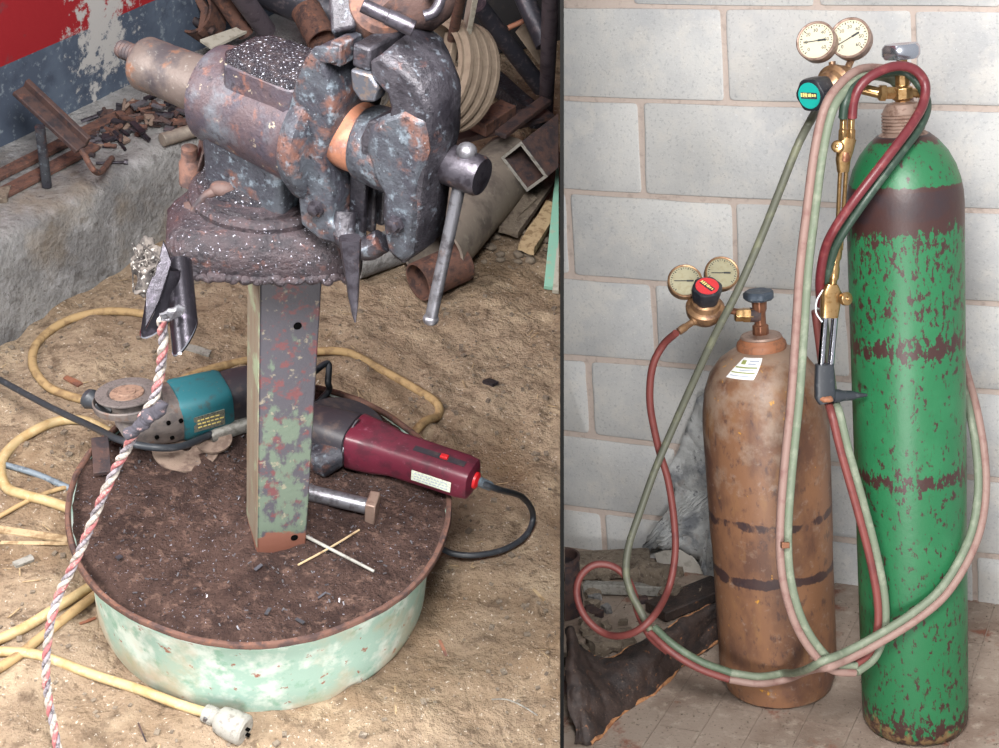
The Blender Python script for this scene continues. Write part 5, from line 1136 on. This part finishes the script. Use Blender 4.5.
# torch hoses looping over the valve
def single(name, pts, r, m_, label, n=8):
    mb = MB(); mb.tube(spline(pts, n), r, 12); o = mb.build(name, m_, bay='R'); tag(o, label, 'hose'); return o
single('torch_hose', [H_(852, 118, 'g', .07), H_(854, 100, 'g', .075), H_(862, 84, 'g', .075), H_(878, 72, 'g', .07), H_(898, 66, 'g', .06), H_(915, 70, 'g', .055), H_(925, 84, 'g', .055), H_(923, 104, 'g', .07), H_(912, 124, 'g', .10), H_(896, 146, 'g', .125), H_(876, 172, 'g', .14), H_(853, 202, 'g', .145), H_(835, 228, 'g', .135), H_(825, 250, 'g', .11), H_(820, 280, 'g', .08), H_(821, 305, 'g', .04)], .0092, 'hosered', 'dark red torch hose looped over the green cylinder valve')
single('torch_hose', [H_(843, 118, 'g', .07), H_(845, 104, 'g', .075), H_(852, 90, 'g', .065), H_(868, 78, 'g', .04), H_(885, 73, 'g', .02), H_(905, 72, 'g', .01), H_(920, 86, 'g', .02), H_(927, 105, 'g', .04), H_(921, 125, 'g', .07), H_(906, 146, 'g', .10), H_(886, 172, 'g', .12), H_(864, 202, 'g', .13), H_(846, 228, 'g', .12), H_(834, 250, 'g', .10), H_(827, 280, 'g', .07), H_(826, 305, 'g', .03)], .0088, 'hosegreen', 'dark green torch hose running just under the dark red one')
lower = [H_(903, 92, 'g', -.05), H_(912, 125, 'g', -.08), H_(928, 200, 'g', -.135), H_(944, 300, 'g', -.14), H_(958, 355, 'g', -.125), H_(966, 384, 'g', -.10), H_(973, 410, 'g', -.05), H_(980, 450, 'g', .0), H_(982, 490, 'g', .04), H_(976, 530, 'g', .08), H_(961, 565, 'g', .12), H_(940, 595, 'g', .145), H_(912, 618, 'g', .16), H_(880, 638, 'g', .175), H_(848, 655, 'g', .19), H_(820, 666, 'g', .21), H_(790, 675, 'b', .20), H_(760, 680, 'b', .20), H_(730, 676, 'b', .19), H_(700, 665, 'b', .18), H_(672, 648, 'b', .16), H_(652, 630, 'b', .12)]
M['hosepale2'] = mat('worn_green_hose', (84, 100, 82), [lay((118, 128, 108), 16, .52, .66, a=.7)], rough=.5)
twin('twin_hose', lower[:-3], 'hosepale', 'hosepink', 'pale twin hose sweeping low across the front of both cylinders', flip=1)
twin('twin_hose', lower[-4:], 'hosepale2', 'hoserose', 'darker green and red end of the low twin hose where the two lines part', flip=1)
single('rubber_hose', [H_(652, 630, 'b', .12) - camX * .004, H_(641, 612, 'b', .10), H_(630, 590, 'b', .07), H_(626, 570, 'b', .05), H_(629, 545, 'b', .03), H_(640, 512, 'b', .01), H_(655, 470, 'b', .0), H_(672, 430, 'b', .0), H_(692, 385, 'b', .02), H_(715, 335, 'b', .06), H_(738, 290, 'b', .09), H_(760, 240, 'b', .10), H_(780, 190, 'b', .11), H_(798, 145, 'b', .11), H_(812, 118, 'b', .10), H_(822, 100, 'g', .03)], .0088, 'hoseolive', 'olive green hose slanting from the turquoise-knob regulator down past the brown cylinder')
single('rubber_hose', [RD(676, 333, dB - .02), H_(664, 344, 'b', .01), H_(654, 362, 'b', .0), H_(650, 385, 'b', -.01), H_(651, 412, 'b', -.02), H_(659, 450, 'b', -.03), H_(668, 480, 'b', -.03), H_(674, 520, 'b', -.02), H_(675, 555, 'b', .0), H_(668, 590, 'b', .03), H_(652, 618, 'b', .13), H_(630, 634, 'b', .13), H_(606, 634, 'b', .08), H_(586, 618, 'b', .05), H_(577, 596, 'b', .03), H_(580, 577, 'b', .02), H_(594, 565, 'b', .01), H_(612, 566, 'b', .01), H_(626, 577, 'b', .02), H_(634, 594, 'b', .05), H_(638, 612, 'b', .08), H_(650, 636, 'b', .12), H_(668, 652, 'b', .155)], .0085, 'hoserose', 'rose red hose dropping from the red-knob regulator into a round coil')
mb = MB(); c = H_(785, 545, 'g', .212); mb.box(c, (.016, .012, .014), (camX, camY, camZ)); o = mb.build('hose_clip', 'copper', bay='R', bevel=.001); tag(o, 'small brass clip on the faded twin hose before the brown cylinder', 'clip')

# ---- things on the floor by the wall
def fz(x, y, h=0): p = RZ(x, y, ZF + h); return p
# rusted curled sheet
crv = [((567, 634, .16), (574, 744, .0)), ((573, 630, .17), (582, 745, .0)), ((580, 646, .13), (592, 744, .0)), ((600, 658, .08), (606, 730, .0)), ((638, 646, .09), (634, 704, .0)), ((670, 626, .11), (660, 685, .0)), ((698, 610, .11), (690, 661, .0)), ((722, 602, .11), (724, 634, .01))]
mb = MB(); nU, nV = 8, 30; pts_t, pts_b = [], []
topc = spline([RZ(x, y, ZF + h) for (x, y, h), _ in crv], 9); botc = spline([RZ(x, y, ZF + h) for _, (x, y, h) in crv], 9)
g_ = []
for k in range(nV + 1):
    t_ = k / nV; row = []
    for a, b in zip(topc, botc):
        p = a.lerp(b, t_); p = p + Vector((0, -.02 * math.sin(math.pi * t_), .035 * math.sin(math.pi * t_))); p += mnoise.noise_vector(p * 12) * .012 + mnoise.noise_vector(p * 34) * .007 + mnoise.noise_vector(p * 90) * .002; row.append(p)
    g_.append(row)
vs = [[mb.bm.verts.new(p) for p in row] for row in g_]
for i in range(nV):
    for j in range(len(topc) - 1): mb.bm.faces.new((vs[i][j], vs[i + 1][j], vs[i + 1][j + 1], vs[i][j + 1]))
cut_right(mb, .01)
sh = mb.build('rusted_sheet', 'hide', bay='R', angle=70); tag(sh, 'dark rusted sheet metal curled on the floor before the brown cylinder', 'sheet metal')
so = sh.modifiers.new('thickness', 'SOLIDIFY'); so.thickness = .004
ORG[sh.name] = ORG[sh.name]
mb = MB(); mb.tube(spline([g_[k][5] if 0 else q for k, q in enumerate(g_[0][22:])][:: 3], 3), .004, 8); mb.jitter(.002, 60); mb.build('torn_edge', 'hideedge', sh, bay='R')
mb = MB(); mb.tube(spline([q + Vector((0, 0, .004)) for q in g_[-1][18:]][:: 3], 3), .006, 8); mb.jitter(.002, 60); mb.build('lower_edge', 'hideedge', sh, bay='R')
# grey creased sheet leaning behind the brown cylinder
pl_ = [(700, 395), (690, 420), (680, 448), (668, 470), (676, 490), (666, 512), (650, 535), (640, 552), (656, 548), (680, 546), (700, 560), (716, 604), (760, 604), (790, 560), (790, 380), (740, 370)]
def lean(x, y): 
    t_ = (y - 370) / 240; return wp(x, y, .012 + .05 * max(0, t_))
mb = MB(); c = mb.bm.verts.new(lean(730, 480)); ring = [mb.bm.verts.new(lean(x, y)) for x, y in pl_]
for i in range(len(ring)): mb.bm.faces.new((c, ring[i], ring[(i + 1) % len(ring)]))
bmesh.ops.subdivide_edges(mb.bm, edges=mb.bm.edges[:], cuts=11, use_grid_fill=True)
for v in mb.bm.verts:
    nn = abs(mnoise.noise(v.co * 9)) + .5 * abs(mnoise.noise(v.co * 22)); v.co += Wd * (.030 * nn - .004)
sl = mb.build('creased_sheet', 'slate', bay='R', angle=25); tag(sl, 'creased grey sheet leaning on the wall behind the brown cylinder', 'sheet'); so = sl.modifiers.new('thickness', 'SOLIDIFY'); so.thickness = .005
# white arc on the floor
mb = MB(); arc = [wp(660 + 0, 604, .10), ]
mb.prism([wp(x, y, .055) for x, y in ((655, 553), (672, 547), (690, 552), (702, 568), (708, 596), (694, 600), (672, 598), (662, 575))], Wd * .006); o = mb.build('enamel_plate', 'whitearc', bay='R', bevel=.001); tag(o, 'round-edged white enamel plate standing below the grey sheet', 'plate')
# rusty ring / can at the partition
cc = RZ(566, 630, ZF); cc = cc + Vector((-.0, .06, 0))
mb = MB(); mb.lathe([(.052, 0), (.052, .155), (.056, .158), (.056, .168), (.050, .168), (.048, .16), (.048, .004)], RZ(565, 612, ZF), (0, 0, 1), seg=48, closed=True); mb.jitter(.001, 30); cut_right(mb, .008); o = mb.build('rusty_can', 'darkrust', bay='R'); tag(o, 'open rusty can standing by the wall at the partition', 'can')
# skirting slab, timber, bar, rubble
mb = MB(); mb.bar(RZ(584, 587, ZF + .02), RZ(668, 590, ZF + .02), .03, .03); mb.jitter(.001, 40); o = mb.build('steel_bar', 'plug', bay='R', bevel=.003); tag(o, 'dull grey bar lying on the floor behind the red coil', 'bar')
mb = MB(); mb.bar(RZ(575, 566, ZF + .03), RZ(650, 562, ZF + .03), .10, .05); mb.sub(2); mb.jitter(.003, 20); cut_right(mb, .01); capped(mb); o = mb.build('timber_block', 'rubble', bay='R', bevel=.004); tag(o, 'dusty timber block at the foot of the wall behind the coil', 'timber')
def chunk(px, h, size, lab, nm='rubble_chunk', m_='rubble', amp=.3):
    p = RZ(*px, ZF); mb = MB(); mb.box(p + Vector((0, 0, size[2] / 2)), size, Matrix.Rotation(random.uniform(0, 3), 3, 'Z').transposed()); mb.sub(3); mb.jitter(min(size) * amp, 30); mb.jitter(min(size) * .12, 90)
    o = mb.build(nm, m_, bay='R', angle=35); tag(o, lab, 'rubble'); return o
chunk((653, 592), 0, (.10, .05, .085), 'tall pale rubble chunk leaning between the hoses by the grey sheet')
chunk((690, 600), 0, (.07, .05, .03), 'flat rubble piece under the white enamel plate')
chunk((672, 602), 0, (.05, .05, .04), 'small rubble lump beside the rose hose')
chunk((612, 650), 0, (.055, .11, .035), 'long tan rubble slab lying inside the red coil')
chunk((592, 632), 0, (.07, .04, .03), 'curved broken lump in the upper part of the red coil')
chunk((585, 700), 0, (.06, .05, .04), 'dark rubble lump beside the curled rusty sheet', m_='darkrust')
chunk((570, 665), 0, (.03, .03, .03), 'rubble bit against the partition near the sheet top')
chunk((572, 690), 0, (.03, .04, .03), 'rubble bit lower down against the partition', m_='darkrust')
mb = MB(); mb.bar(RZ(655, 612, ZF + .02), RZ(722, 585, ZF + .02), .09, .03); mb.sub(1); mb.jitter(.002, 30); o = mb.build('leather_strip', 'hide', bay='R', bevel=.004); tag(o, 'broad dark strip lying behind the curled sheet', 'strip')
for i in range(26):
    x = random.uniform(572, 700); y = random.uniform(588, 660) - (x - 572) * .25
    if x < 566 + 8: continue
    p = RZ(x, y, ZF); a = random.uniform(.010, .026); mb = MB(); mb.box(p + Vector((0, 0, a * .4)), (a * 1.6, a, a * .9), Matrix.Rotation(random.uniform(0, 3), 3, 'Z').transposed()); mb.sub(2); mb.jitter(a * .3, 50)
    o = mb.build('rubble_bit', random.choice(['rubble', 'rubble', 'darkrust', 'concrete']), bay='R', angle=30); tag(o, 'small loose rubble bit on the floor around the rose red coil', 'rubble', 'rubble bits round the coil')
mb = MB()
for i in range(700):
    x, y = random.uniform(575, 998), random.uniform(600, 748); p = RZ(x, y, ZF)
    if (p - w0).dot(WNn) > -.01: continue
    s = random.uniform(.0008, .0022); mb.box(p + Vector((0, 0, s * .3)), (s * 2, s * 1.5, s))
cut_right(mb, .01); o = mb.build('grit', 'rubble', bay='R', angle=20); tag(o, 'fine pale grit scattered on the paved floor round the cylinders', 'grit', kind='stuff')

# ------------------------------------------------------------------ tilt the cylinder bay into the world
for o in RIGHT:
    o.matrix_world = TR @ Matrix.Translation(o.location)
